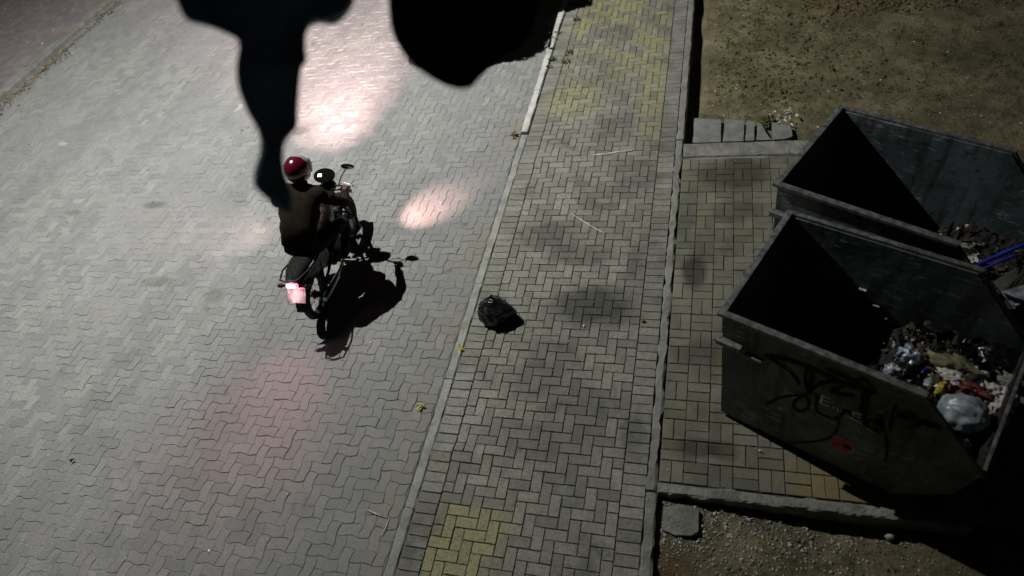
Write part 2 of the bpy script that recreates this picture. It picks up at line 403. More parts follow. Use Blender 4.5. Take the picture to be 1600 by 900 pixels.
def kerb_stones(name, x0, x1, segs, m, seed=0):
    mb = None; objs = []
    for i, (ya, yb, z) in enumerate(segs):
        o = rough_strip(name, x0, ya+.004, x1, yb-.004, z, m, seed=seed+i); objs.append(o)
    base = objs[0]                         # one kerb: merge its stones
    bm = bmesh.new()
    for o in objs: bm.from_mesh(o.data)
    me = bpy.data.meshes.new(name); bm.to_mesh(me); bm.free(); me.materials.append(m)
    for o in objs[1:]: bpy.data.objects.remove(o)
    base.data = me; return base
kerb_stones('kerb', -2.615, -2.515, [(7.45+i, 8.45+i, .045) for i in range(11)], M_['kerb'], 3)
kerb_stones('kerb_lowered', -2.615, -2.515, [(-2.3+.0, -1.0, .004), (-1.0, .1, .004), (.1, 1.15, .004), (1.15, 2.02, .006), (2.02, 3.4, .003), (3.4, 4.7, .004), (4.7, 6.45, .003), (6.45, 7.45, -.002)], M_['gutter'], 17)
# sidewalk
sheet('sidewalk_bed', -2.51, -2.3, -.50, 18.6, -.008, M_['joint'], .4)
wb = .1
zs = lambda x, y: (.030*math.exp(-((y-6.95+.22*(x+1.7)**2)/.16)**2)+.024*math.exp(-((y-6.35+.18*(x+1.7)**2)/.14)**2))*max(0, min(1, (-.8-x)/.8))+.030*math.exp(-((y-2.55-.12*(x+2.5))/.10)**2)*max(0, min(1, (-1.5-x)/.6))+.016*noise.noise(Vector((x*.9, y*.9, 3.3)))+.006*noise.noise(Vector((x*2.2, y*2.2, 1.3)))+.012
hb = herring(16, 208)
cells = [c for c in hb]
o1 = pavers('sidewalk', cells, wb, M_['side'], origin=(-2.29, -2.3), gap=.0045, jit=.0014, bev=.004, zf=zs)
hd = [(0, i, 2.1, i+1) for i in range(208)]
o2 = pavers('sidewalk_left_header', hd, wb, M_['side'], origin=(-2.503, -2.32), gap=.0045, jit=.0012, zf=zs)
hd2 = [(0, i, 2.05, i+1) for i in range(100)]
o3 = pavers('sidewalk_right_header', hd2, wb, M_['side'], origin=(-.688, -2.33), gap=.0045, jit=.0012, zf=zs)
hd3 = [(0, i, 2.05, i+1) for i in range(100, 208)]
o4 = pavers('sidewalk_far_header', hd3, wb, M_['strip'], origin=(-.688, -2.33), gap=.006, jit=.001, zf=zs)
for o in (o1, o2, o3, o4): o['kind'] = 'structure'
rough_strip('sidewalk_edge_far', -.478, 7.2, -.385, 18.5, .02, M_['strip'], h=.4, amp=.008, seed=9)
rough_strip('sidewalk_edge_middle', -.478, 2.44, -.40, 7.18, .018, M_['strip'], h=.1, amp=.022, seed=12)
rough_strip('sidewalk_edge_near', -.478, -2.3, -.385, 2.42, .012, M_['strip_dark'], h=.4, amp=.018, seed=15)
# pad of basket weave bricks under the dumpsters
PX0, PY0, PX1, PY1 = -.385, 2.53, 4.0, 6.83
sheet('dumpster_pad_base', PX0, PY0-.02, PX1, 5.5, -.010, M_['joint'], .28); sheet('dumpster_pad_base', PX0, 5.5, 1.35, 7.12, -.010, M_['joint'], .28)
bc = []
for i in range(22):
    for j in range(21):
        x, y = i*2, j*2
        if (i+j) % 2: bc += [(x, y, x+2, y+1), (x, y+1, x+2, y+2)]
        else: bc += [(x, y, x+1, y+2), (x+1, y, x+2, y+2)]
bc = [c for c in bc if not (c[2]*.102+PX0 > 1.36 and c[3]*.102+PY0 > 5.5)]
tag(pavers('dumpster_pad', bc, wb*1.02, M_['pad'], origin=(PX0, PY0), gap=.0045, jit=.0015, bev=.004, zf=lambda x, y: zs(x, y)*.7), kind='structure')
rough_strip('pad_far_band', PX0, 6.86, 1.35, 7.12, .012, M_['strip_dark'], h=.2, amp=.01, axis='x', seed=21)
rough_strip('pad_near_edge', PX0-.005, 2.425, 1.95, 2.515, .012, M_['strip_dark'], h=.42, amp=.02, axis='x', seed=25, step=.035)

# dirt sheet
def dirt_z(x, y):
    n = noise.noise(Vector((x*1.3, y*1.3, 0)))*.02 + noise.noise(Vector((x*5, y*5, 2)))*.01 + noise.noise(Vector((x*15, y*15, 4)))*.005
    if y > 7.0:
        e = -.27+noise.noise(Vector((x*2, y*1.4, 7)))*.09
        t = max(0, min(1, (x-e)/.05)); b = -.30+.255*t*t*(3-2*t)
        if y < 7.5: b = min(b, -.05)
        return b+n*(.3+.7*t)
    if y < 2.45: return -.055-.12*max(0, min(1, (x+.45)/1.4))+n*.8
    if x > 3.9 or (x > 1.37 and y > 5.52): return -.04+n
    return -.26
V = []; F = []; sx_, sy_ = .05, .05
xs = [-.47+i*.045 for i in range(196)]; ys = [-2.0+j*.045 for j in range(450)]
for y in ys:
    for x in xs: V.append((x, y, dirt_z(x, y)))
nX = len(xs)
for j in range(len(ys)-1):
    for i in range(nX-1):
        k = j*nX+i; F.append((k, k+1, k+nX+1, k+nX))
me = bpy.data.meshes.new('dirt_verge'); me.from_pydata(V, [], F); tag(link('dirt_verge', me, M_['dirt'], smooth=True), kind='structure')

# left kerb and reddish pavement
rough_strip('kerb_across_road', -14.22, -2.4, -13.95, 18.8, .11, M_['strip'], h=.4, amp=.012, seed=31)
sheet('pavement_across_road', -22, -2.4, -14.23, 18.8, .105, M_['left_walk'], .4)

# near-edge planks
pl = [(1082, 1126), (1129, 1162), (1164, 1178), (1181, 1196), (1205, 1237)]
plg = 'weathered planks at the far edge of the brick pad'
plab = ['widest weathered grey plank beside the sidewalk edge, first of the row', 'wide weathered grey plank second from the sidewalk edge',
        'narrow splintered plank in the middle of the row', 'plank with a slanting right side beside the weed', 'short square plank end at the right end of the row']
for i, (a, b) in enumerate(pl):
    p0, p1 = at(a, 222, .02), at(b, 224 if i < 3 else 226, .02); q0, q1 = at(a+3-(2 if i == 4 else 0), 184+i*2, .02), at(b+(1 if i < 3 else -7 if i == 3 else -2), 186+i*2.6, .02)
    if i == 4: p1 = at(b+1, 214, .02); p0 = at(a+4, 222, .02)
    if i == 3: p1 = at(1207, 224, .02)
    poly = []
    for (u, v) in ((p0, p1), (p1, q1), (q1, q0), (q0, p0)):
        for t in (0, .25, .5, .75):
            p = u.lerp(v, t); j = .006 if t else .002
            poly.append((p.x+rnd.uniform(-j, j), p.y+rnd.uniform(-j, j), -.055))
    # keep the planks off the far band
    poly = [(x, max(y, 7.125), z) for x, y, z in poly]
    o = MB().prism(poly, (0, 0, .07+.004*i)).build('plank', M_['plank'])
    tag(o, plab[i], 'plank', plg)

# ------------------------------------------------------------------ dumpsters
def make_dumpster(A, az, width, L, label, detail):
    t = empty('dumpster', (A.x, A.y, .02)); t.rotation_euler.z = az
    tag(t, label, 'dumpster', 'open steel dumpsters on the brick pad')
    H = 1.43; k = L
    prof = [(.03, 0.035), (0, H), (1.37*k, H), (1.87*k, .83), (1.80*k, .44), (1.47*k, .035)]
    th = .03
    def panel(y, nm, mat=M_['skip']):
        # slightly dented sheet
        return MB().prism([(s, y, z) for s, z in prof], (0, th if y < .1 else -th, 0)).build(nm, mat, t)
    fr = panel(0, 'front_panel'); bk = panel(width, 'back_panel')
    MB().prism([(0.03, th, .035), (0, th, H), (th, th, H), (.06, th, .035)], (0, width-2*th, 0)).build('end_wall', M_['skip'], t)
    MB().prism([(.06, th, .035), (1.47*k, th, .035), (1.47*k, th, .065), (.06, th, .065)], (0, width-2*th, 0)).build('floor_panel', M_['skip'], t)
    mb = MB(); mb.prism([(1.47*k, th, .035), (1.80*k, th, .44), (1.87*k, th, .83), (1.84*k, th, .83), (1.77*k, th, .45), (1.45*k, th, .065)], (0, width-2*th, 0)); mb.build('sloping_end', M_['litter'], t)
    def rim(name, pts, r=.026):
        mb = MB()
        for a, b in zip(pts, pts[1:]):
            a, b = Vector(a), Vector(b); d = (b-a); q = d.to_track_quat('X', 'Z').to_matrix()
            n = max(1, int(d.length/.15))
            mb.box((a+b)/2, (d.length+.03, r*2, r*1.3), q, .005)
        return mb.build(name, M_['skip_rim'], t)
    rim('rim', [(-.02, -.004, H+.014), (1.38*k, -.004, H+.014)]); rim('rim', [(-.02, width+.004, H+.014), (1.38*k, width+.004, H+.014)], .02)
    rim('rim', [(-.003, .03, H+.016), (-.003, width-.03, H+.016)])
    rim('slanted_rim', [(1.39*k, 0, H-.005), (1.88*k, 0, .835)], .014); rim('slanted_rim', [(1.39*k, width, H-.005), (1.88*k, width, .835)], .014)
    rim('end_rim', [(1.87*k, .02, .85), (1.87*k, width-.02, .85)], .012)
    # side rib with a step in it
    mb = MB(); mb.box((.075, -.028, 1.13), (.20, .055, .05), None, .004)
    if detail: mb.box((.265, -.016, 1.06), (.14, .03, .035), None, .004)
    else: mb.box((.75, -.02, 1.13), (1.1, .038, .045), None, .004)
    mb.build('side_rib', M_['skip_rim'], t)
    for x in (1.2*k,):
        for yy in (-.03, width+.03):
            MB().tube([(x, yy-.03, .95), (x, yy+.03, .95)], .03, 12).build('lifting_pin', M_['dkmetal'], t)
    for yy in (.18, width-.24):
        MB().box((.75*k, yy, .005), (1.2*k, .07, .055)).build('skid', M_['dkmetal'], t)
    return t
Apos = at(1130, 490, 1.45); Bpos = at(1245, 335, 1.45)
AZ1 = R(-25.8)
d_near = make_dumpster(Vector((.092, 3.25, 0)), AZ1, 1.19, 1.0, 'nearer dark steel dumpster with black graffiti on its side, heaped with bagged rubbish', True)
AZ2 = R(-29.5)
d_far = make_dumpster(Vector((.525, 4.68, 0)), AZ2, 1.20, 1.02, 'farther dark steel dumpster without graffiti, blue tubes and cardboard in it', False)
# lugs inside the far one
for dx in (0, .07):
    MB().box((1.32+dx, .075, 1.46), (.018, .03, .20)).build('lug', M_['dkmetal'], d_far)
# writing and graffiti on the near front panel: picture spots carried on to the panel plane
e1 = Vector((math.cos(AZ1), math.sin(AZ1), 0)); nn = Vector((-e1.y, e1.x, 0)); O = Vector((.092, 3.25, .02))
def panel_sz(x, y):
    v = ROT @ Vector((x-800, y-450, FPX)); t = nn.dot(O-CAM)/nn.dot(v); P = CAM+v*t
    return (P-O).dot(e1), P.z-O.z
def ribbon(mb, pts, wd, y):
    pts = [Vector((*panel_sz(*p), 0)) for p in pts]
    # smooth
    out = []
    for i in range(len(pts)-1):
        p0, p1, p2, p3 = pts[max(i-1, 0)], pts[i], pts[i+1], pts[min(i+2, len(pts)-1)]
        for k in range(6):
            t = k/6; out.append(.5*((2*p1)+(-p0+p2)*t+(2*p0-5*p1+4*p2-p3)*t*t+(-p0+3*p1-3*p2+p3)*t**3))
    out.append(pts[-1]); vs = []; fs = []
    for i, p in enumerate(out):
        d = (out[min(i+1, len(out)-1)]-out[max(i-1, 0)]).normalized(); q = Vector((-d.y, d.x, 0))*wd/2*(.75+.5*abs(math.sin(i*.6)))
        a, b = p+q, p-q
        for u in (a, b): vs += [(u.x, y, u.y)]
    for i in range(len(out)-1): fs.append((2*i, 2*i+1, 2*i+3, 2*i+2))
    n = len(vs); vs += [(x, y+.002, z) for x, yy, z in vs]; fs += [tuple(n+i for i in f)[::-1] for f in fs]
    mb.add(vs, fs)
gr = MB()
G = [([(1195,556),(1225,560),(1262,572),(1300,590),(1335,604),(1370,612)], .05), ([(1262,570),(1270,590),(1262,610),(1290,596),(1320,600),(1300,612),(1335,618)], .035),
     ([(1196,632),(1222,620),(1252,617),(1263,624),(1262,638),(1248,642),(1240,632),(1250,620),(1275,615),(1276,640),(1292,650),(1310,652),(1322,640),(1330,648),(1340,655)], .022),
     ([(1311,652),(1309,668),(1296,684),(1270,690),(1235,692)], .016), ([(1362,602),(1356,625),(1350,650),(1352,662),(1372,674),(1378,664),(1362,656),(1350,664)], .026),
     ([(1376,660),(1384,680),(1386,700),(1384,722)], .016), ([(1400,632),(1395,648),(1390,672)], .02), ([(1402,645),(1425,655),(1445,660),(1470,668)], .05), ([(1415,642),(1435,660),(1420,668)], .03),
     ([(1262,573),(1258,590),(1262,612)], .018), ([(1330,604),(1345,590),(1358,600)], .02), ([(1205,560),(1235,580),(1250,600)], .022), ([(1290,575),(1330,592),(1350,612),(1345,640)], .03)]
for i, (p, wd) in enumerate(G): ribbon(gr, p, wd, -.004-.0006*i)
gr.build('graffiti', M_['graff'], d_near)
def letters(txt, px, py, size, m, rot=0, nm='lettering', y=-.002, shear=0):
    s, z = panel_sz(px, py)
    cu = bpy.data.curves.new('t', 'FONT'); cu.body = txt; cu.size = size; cu.extrude = .001; cu.align_x = 'CENTER'; cu.align_y = 'CENTER'
    o = bpy.data.objects.new('t', cu); C.objects.link(o)
    dg = bpy.context.evaluated_depsgraph_get(); me = bpy.data.meshes.new_from_object(o.evaluated_get(dg)); bpy.data.objects.remove(o)
    q = link(nm, me, m, d_near); me.materials.clear(); me.materials.append(m)
    q.location = (s, y, z); q.rotation_euler = (R(90), R(rot), 0); return q
letters('E', 1288, 626, .17, M_['decal']); letters('nv', 1311, 640, .10, M_['decal']); letters('E', 1337, 651, .16, M_['decal'])
def dash_line(p, q, hgt, seed):
    (s0, z0), (s1, z1) = panel_sz(*p), panel_sz(*q); r2 = random.Random(seed); s = s0; top = []; bot = []
    zz = lambda s: z0+(z1-z0)*(s-s0)/(s1-s0)
    while s < s1:
        l = r2.uniform(.006, .018); hh = hgt*r2.uniform(.55, 1); g_ = .006 if r2.random() > .2 else .022
        top += [(s, zz(s)-hgt/2+hh), (s+l*.7, zz(s)-hgt/2+hh), (s+l*.7, zz(s)-hgt/2+.003), (s+l+g_, zz(s)-hgt/2+.003)]; s += l+g_
    pts = top+[(top[-1][0], zz(s)-hgt/2), (s0, z0-hgt/2)]
    MB().prism([(a, -.003, b) for a, b in pts], (0, .002, 0)).build('small_print', M_['decal_dim'], d_near)
dash_line((1220, 625), (1269, 646), .022, 1); dash_line((1276, 648), (1306, 661), .035, 2); dash_line((1310, 662), (1338, 676), .02, 3); dash_line((1292, 662), (1300, 666), .012, 4)
mb = MB(); (s0, z0), (s1, z1) = panel_sz(1222, 618), panel_sz(1342, 668)
mb.prism([(s0, -.002, z0), (s1, -.002, z1), (s1, -.002, z1+.014), (s0, -.002, z0+.014)], (0, .0015, 0)); mb.build('underline', M_['decal_dim'], d_near)
mb = MB(); (s0, z0) = panel_sz(1225, 610); mb.prism([(s0, -.0022, z0-.05), (s0+.13, -.0022, z0-.05), (s0+.08, -.0022, z0+.01), (s0+.02, -.0022, z0+.03), (s0, -.0022, z0+.08)], (0, .0015, 0)); mb.build('emblem', M_['decal_dim'], d_near)
s, z = panel_sz(1315, 694); FY = Matrix.Rotation(R(90), 3, 'X')
MB().lathe([(0, .001), (.088, .001), (.088, 0)], (s, -.002, z), FY, 36).build('round_emblem', M_['decal_red'], d_near)
MB().lathe([(.088, .0015), (.102, .0015), (.102, 0)], (s, -.0025, z), FY, 36).build('emblem_ring', M_['decal_dim'], d_near)
MB().lathe([(0, .002), (.03, .002), (.03, 0)], (s+.04, -.004, z), FY, 20).build('emblem_dot', M_['brown'], d_near)
dash_line((1300, 709), (1320, 719), .014, 6); dash_line((1441, 659), (1468, 669), .03, 8); dash_line((1373, 641), (1380, 640), .04, 9)

# ------------------------------------------------------------------ rubbish
def crumple(name, loc, size, seed, m, amp=.25, sub=4, freq=2.2, pinch=None, rz=0):
    bm = bmesh.new(); bmesh.ops.create_icosphere(bm, subdivisions=sub, radius=1)
    for v in bm.verts:
        p = v.co.copy(); q = p*freq+Vector((seed*7.1, seed*3.3, 0))
        d = 1+amp*(noise.noise(q)*1.1+(.5-abs(noise.noise(q*2.1)))*.7+noise.noise(q*5)*.25)
        v.co = p*d
        if pinch:
            pd = Vector(pinch).normalized(); c = max(0, p.dot(pd)-.72)/.28; v.co += pd*c*c*.55
        v.co.z = max(v.co.z, -.72)
        v.co = Vector((v.co.x*size[0], v.co.y*size[1], v.co.z*size[2]))
    me = bpy.data.meshes.new(name); bm.to_mesh(me); bm.free()
    o = link(name, me, m, smooth=True); o.location = loc; o.rotation_euler.z = rz; return o
# bin bag on the pavement
bb = at(774, 487, .10)
b = crumple('bin_bag', (bb.x, bb.y, .115), (.185, .165, .155), 3, M_['bag'], .10, 5, 1.6)
for v in b.data.vertices:
    p = v.co*11; v.co += v.normal*((.35-abs(noise.noise(p)))*.028+(.3-abs(noise.noise(p*2.3)))*.010)
for v in b.data.vertices:
    x, y, z = v.co
    if x > .05: v.co.x += (x-.05)*.35*max(0, 1-abs(y+.01)/.13); v.co.y *= 1-.35*min(1, (x-.05)/.14)
    if z > .07: k = min(1, (z-.07)/.07); v.co.x += (-.02-x)*.45*k; v.co.y += (.05-y)*.45*k
tag(b, 'small tied black bin bag lying on the pavement beside the kerb line', 'bin bag')
MB().tube([(-.02, .05, .11), (-.022, .058, .15), (-.04, .07, .165)], [.02, .017, .034], 9).build('knot', M_['bag'], b, True)

# heaps
def heap(name, origin, az, x0, x1, wdt, zf, label, seed):
    V = []; F = []; nx_, ny_ = 70, 50; ca, sa = math.cos(az), math.sin(az)
    for j in range(ny_+1):
        for i in range(nx_+1):
            s = x0+(x1-x0)*i/nx_; t = .035+(wdt-.07)*j/ny_
            p = Vector((s*6, t*6, seed)); z = zf(s, t)+noise.noise(p)*.05+(.5-abs(noise.noise(p*2.3)))*.06+noise.noise(p*5)*.015
            V.append((origin.x+ca*s-sa*t, origin.y+sa*s+ca*t, z))
    for j in range(ny_):
        for i in range(nx_): k = j*(nx_+1)+i; F.append((k, k+1, k+nx_+2, k+nx_+1))
    cx_ = origin.x+ca*(x0+.45)-sa*wdt/2; cy_ = origin.y+sa*(x0+.45)+ca*wdt/2
    # underside, so the heap has a body
    n = len(V); V += [(cx_+(x-cx_)*.55, cy_+(y-cy_)*.8, .12) for (x, y, z) in V]
    rim_ = [i for i in range(nx_+1)]+[nx_+j*(nx_+1) for j in range(1, ny_+1)]+[ny_*(nx_+1)+i for i in range(nx_-1, -1, -1)]+[j*(nx_+1) for j in range(ny_-1, 0, -1)]
    for a, b2 in zip(rim_, rim_[1:]+rim_[:1]): F.append((b2, a, a+n, b2+n))
    me = bpy.data.meshes.new(name); me.from_pydata(V, [], F); o = link(name, me, M_['litter']); tag(o, label, 'rubbish', kind='stuff'); return o
heap('rubbish_heap', O, AZ1, .5, 1.80, 1.19, lambda s, t: .10+.62*min(1, max(0, (s-.5)/.65)), 'dark loose rubbish filling the low end of the nearer dumpster', 1)
O2 = Vector((.525, 4.68, .02))
heap('rubbish_heap', O2, AZ2, .7, 1.82, 1.20, lambda s, t: .10+.5*min(1, max(0, (s-.7)/.6)), 'dark loose rubbish filling the low end of the farther dumpster', 4)
Z0 = .74
items = [('rubbish_bag', 1560, 560, .74, (.16, .12, .10), 'bag', 41, 'large dark rubbish bag against the back panel of the nearer dumpster', 'bag', .22),
         ('rubbish_bag', 1525, 600, .70, (.10, .08, .09), 'litter', 42, 'dark soiled bag behind the large pale bag', 'bag', .3),
         ('plastic_bag', 1548, 612, .77, (.07, .06, .05), 'paper', 43, 'whitish torn bag touching the right of the red wrapper', 'bag', .5),
         ('plastic_bag', 1578, 622, .78, (.05, .07, .05), 'white', 44, 'greyish bag by the end rim of the nearer dumpster', 'bag', .4),
         ('plastic_bag', 1450, 600, .78, (.03, .055, .03), 'white', 45, 'small pale bag between the blue bag and the brown paper bag', 'bag', .2),
('plastic_bag', 1505, 646, .84, (.155, .14, .13), 'white', 5, 'large pale grey rubbish bag nearest the graffiti side of the heap', 'bag', .14),
         ('plastic_bag', 1421, 560, .74, (.085, .085, .09), 'silver', 8, 'crumpled silver and blue bag at the left end of the rubbish', 'bag', .5),
         ('plastic_bag', 1396, 582, .76, (.06, .055, .06), 'white', 9, 'small crumpled white bag against the graffiti side panel', 'bag', .45),
         ('plastic_bag', 1437, 583, .70, (.055, .05, .05), 'blue', 11, 'small dark blue bag behind the crumpled silver bag', 'bag', .4),
         ('old_cloth', 1490, 572, .75, (.17, .07, .07), 'olive', 12, 'rumpled olive green cloth lying across the rubbish heap', 'cloth', .4),
         ('paper_bag', 1464, 594, .76, (.045, .065, .06), 'brown', 14, 'brown paper bag between the olive cloth and the pale bag', 'bag', .35),
         ('crumpled_paper', 1487, 591, .79, (.09, .05, .05), 'paper', 15, 'crumpled off-white wrapping just below the olive cloth', 'paper', .55),
         ('food_wrapper', 1515, 607, .78, (.13, .035, .04), 'red', 16, 'red wrapper strewn along the top of the large pale bag', 'wrapper', .7),
         ('plastic_bag', 1469, 610, .78, (.03, .06, .05), 'yellow', 17, 'yellow-green wrapping left of the large pale bag', 'bag', .5),
         ('crumpled_paper', 1563, 628, .76, (.06, .10, .035), 'paper', 18, 'torn white paper right of the large pale bag', 'paper', .8),
         ('plastic_bag', 1566, 657, .74, (.035, .045, .04), 'silver', 20, 'little blue and silver scrap right of the large pale bag', 'bag', .5),
         ('food_wrapper', 1478, 605, .80, (.035, .025, .03), 'red', 31, 'small red wrapper scrap beside the brown paper bag', 'wrapper', .7),
         ('crumpled_paper', 1523, 580, .76, (.022, .018, .02), 'paper', 22, 'tiny white scrap on the dark heap right of the olive cloth', 'paper', .6),
         ('crumpled_paper', 1538, 584, .76, (.03, .016, .02), 'paper', 23, 'small torn white scrap between two tiny scraps on the heap', 'paper', .6),
         ('crumpled_paper', 1568, 585, .76, (.035, .018, .02), 'paper', 24, 'flat pale scrap at the right side of the dark heap', 'paper', .6),
         ('old_cloth', 1590, 600, .78, (.10, .04, .045), 'cardboard', 26, 'grey rag at the right end of the nearer heap', 'cloth', .5),
         ('plastic_bag', 1603, 580, .80, (.045, .05, .05), 'yellow', 27, 'yellow bag at the right edge of the picture in the nearer dumpster', 'bag', .4),
         
         ('crumpled_paper', 1522, 408, .75, (.045, .03, .03), 'paper', 29, 'cream paper scrap on the farther heap beside the blue tubes', 'paper', .7),
         ('crumpled_paper', 1510, 385, .80, (.05, .02, .02), 'cardboard', 30, 'dull grey scrap by the two upright lugs of the farther dumpster', 'paper', .7),
         ('plastic_bag', 1540, 520, .60, (.10, .1, .09), 'litter', 33, 'dark brown bag in the shade behind the olive cloth', 'bag', .4)]
for nm, x, y, z, size, m, sd, lab, cat, amp in items:
    p = at(x, y, z); tag(crumple(nm, p, size, sd, M_[m], amp, 4, 2.8, rz=AZ1), lab, cat)
def bar(name, x0, y0, z0, x1, y1, z1, r, m, lab, cat, n=12):
    o = MB().tube([at(x0, y0, z0), at(x1, y1, z1)], r, n).build(name, m, None, True); return tag(o, lab, cat)
tg = 'blue plastic tubes in the farther dumpster'
bar('plastic_tube', 1528, 413, .88, 1640, 365, 1.02, .018, M_['blue'], 'upper and longer blue plastic tube leaning in the farther dumpster', 'tube')['group'] = tg
bar('plastic_tube', 1534, 421, .86, 1585, 399, .93, .011, M_['blue'], 'lower, shorter and thinner blue tube beside the longer one', 'tube')['group'] = tg
def slab(name, pts, m, lab, cat, th=.012, group=None):
    o = MB().prism([at(*p) for p in pts], (0, .0, -th)).build(name, m); tag(o, lab, cat, group); return o
slab('cardboard_box', [(1553, 439, .92), (1588, 418, .98), (1592, 432, .93), (1566, 456, .86)], M_['cardboard'], 'grey cardboard box with a raised flap beyond the nearer dumpster rim', 'box')
slab('white_board', [(1565, 455, .98), (1625, 438, 1.02), (1632, 466, .98), (1584, 478, .92)], M_['white'], 'glossy white board at the right edge behind the nearer dumpster', 'board')
# scraps caught on the inside back panel of the near dumpster
for i, (x, y, l) in enumerate(((1348, 453, .06), (1369, 478, .05), (1384, 498, .02))):
    v = ROT @ Vector((x-800, y-450, FPX)); Ob = O+nn*(1.19-.05); P = CAM+v*(nn.dot(Ob-CAM)/nn.dot(v))
    o = MB().box((0, 0, 0), (l, .02, .018), Matrix.Rotation(AZ1, 3, 'Z'), .004).build('paper_scrap', M_['paper']); o.location = P
    tag(o, ['highest white scrap stuck on the inside of the nearer dumpster', 'middle white scrap stuck inside the nearer dumpster', 'lowest and tiniest white scrap inside the nearer dumpster'][i], 'scrap', 'white scraps inside the nearer dumpster')

def heap_scraps(name, origin, az, x0, x1, wdt, zf, n, size, m, lab, seed):
    r2 = random.Random(seed); V = []; F = []; ca, sa = math.cos(az), math.sin(az)
    for i in range(n):
        s_, t_ = r2.uniform(x0, x1), r2.uniform(.06, wdt-.06); z = zf(s_, t_)+r2.uniform(.03, .09); sz = size*r2.uniform(.3, 1.5)
        q = Matrix.Rotation(r2.uniform(0, 6.28), 3, 'Z') @ Matrix.Rotation(r2.uniform(-.9, .9), 3, 'X'); k = len(V); c = Vector((origin.x+ca*s_-sa*t_, origin.y+sa*s_+ca*t_, z))
        for a in range(6):
            an = a*1.047+r2.uniform(-.4, .4); rr = sz*r2.uniform(.35, 1); V.append(c+q @ Vector((rr*math.cos(an), rr*.6*math.sin(an), sz*r2.uniform(-.35, .35))))
        V.append(c+q @ Vector((0, 0, sz*r2.uniform(-.1, .4)))); F += [(k+a, k+(a+1) % 6, k+6) for a in range(6)]
    me = bpy.data.meshes.new(name); me.from_pydata([tuple(v) for v in V], [], F); tag(link(name, me, M_[m]), lab, 'rubbish', kind='stuff')
zf1 = lambda s, t: .10+.62*min(1, max(0, (s-.5)/.65)); zf2 = lambda s, t: .10+.5*min(1, max(0, (s-.7)/.6))
heap_scraps('rubbish_scraps', O, AZ1, .9, 1.75, 1.19, zf1, 90, .022, 'paper', 'pale scraps mixed through the rubbish of the nearer dumpster', 1)
heap_scraps('rubbish_scraps', O, AZ1, .8, 1.75, 1.19, zf1, 130, .050, 'brown', 'brown scraps mixed through the rubbish of the nearer dumpster', 2)
heap_scraps('rubbish_scraps', O, AZ1, .8, 1.75, 1.19, zf1, 220, .060, 'bag', 'black plastic scraps mixed through the rubbish of the nearer dumpster', 3)
heap_scraps('rubbish_scraps', O, AZ1, .95, 1.7, .7, zf1, 24, .02, 'red', 'red scraps mixed through the rubbish of the nearer dumpster', 5)
heap_scraps('rubbish_scraps', O2, AZ2, 1.0, 1.75, 1.2, zf2, 50, .025, 'paper', 'pale scraps mixed through the rubbish of the farther dumpster', 6)
heap_scraps('rubbish_scraps', O2, AZ2, .9, 1.75, 1.2, zf2, 90, .055, 'brown', 'brown scraps mixed through the rubbish of the farther dumpster', 7)

# ------------------------------------------------------------------ small things on the ground
def stick(name, pts, r, m, lab, cat):
    o = MB().tube([at(x, y, z) for x, y, z in pts], r, 7).build(name, m, None, True); return tag(o, lab, cat)
stick('stick', [(925, 243, .03), (945, 241, .03), (965, 238, .03), (988, 235, .03)], [.012, .014, .012, .007], M_['pale'], 'pale bare stick lying across the far part of the sidewalk', 'stick')
stick('thin_straw', [(893, 334, .025), (915, 348, .025), (945, 365, .025)], [.004, .006, .003], M_['pale'], 'thin pale straw lying in the middle of the sidewalk', 'straw')
stick('twig', [(574, 797, .012), (590, 804, .012), (606, 809, .012)], [.005, .006, .003], M_['pale'], 'thin pale twig on the road by the kerb at the bottom', 'twig')
stick('twig', [(608, 809, .014), (603, 824, .014), (596, 836, .014)], [.003, .005, .003], M_['pale'], 'short twig hooked over the kerb line at the bottom', 'twig')
def leaf_clump(name, x, y, z, n, rad, size, m, lab, cat, up=.5, seed=1):
    p = at(x, y, z); r2 = random.Random(seed); V = []; F = []
    for i in range(n):
        a = r2.uniform(0, 6.28); d = rad*math.sqrt(r2.random()); c = Vector((p.x+d*math.cos(a), p.y+d*math.sin(a), p.z+r2.uniform(0.004, .02+rad*.3)))
        q = Matrix.Rotation(r2.uniform(0, 6.28), 3, 'Z') @ Matrix.Rotation(r2.uniform(-.8, .8)*up*2, 3, 'X') @ Matrix.Rotation(r2.uniform(-.6, .6), 3, 'Y')
        s = size*r2.uniform(.6, 1.3); k = len(V)
        for u, v, h in ((0, -1, 0), (.38, -.2, .12), (.3, .5, .1), (0, 1, .0), (-.3, .5, .1), (-.38, -.2, .12), (0, 0, -.05)): V.append(c+q @ Vector((u*s, v*s, h*s)))
        F += [(k+i2, k+(i2+1) % 6, k+6) for i2 in range(6)]
    me = bpy.data.meshes.new(name); me.from_pydata([tuple(v) for v in V], [], F); o = link(name, me, m); return tag(o, lab, cat)
leaf_clump('fallen_leaf', 720, 547, .012, 5, .04, .045, M_['yellow'], 'yellow crumpled leaf on the kerb line below the black bag', 'leaf', seed=2)
leaf_clump('fallen_leaf', 656, 636, .012, 4, .04, .035, M_['yellow'], 'dull yellow leaf on the road beside the kerb, below the other yellow one', 'leaf', seed=3)
leaf_clump('fallen_leaf', 804, 213, .012, 6, .05, .05, M_['dry'], 'brown curled leaf where the raised kerb begins', 'leaf', seed=4)
leaf_clump('fallen_leaf', 115, 720, .014, 2, .01, .045, M_['black'], 'dark single leaf on the road at the lower left', 'leaf', seed=5)
leaf_clump('fallen_leaf', 1186, 703, .02, 1, .01, .02, M_['stone'], 'tiny pale chip on the pad below the graffiti', 'chip', seed=6)
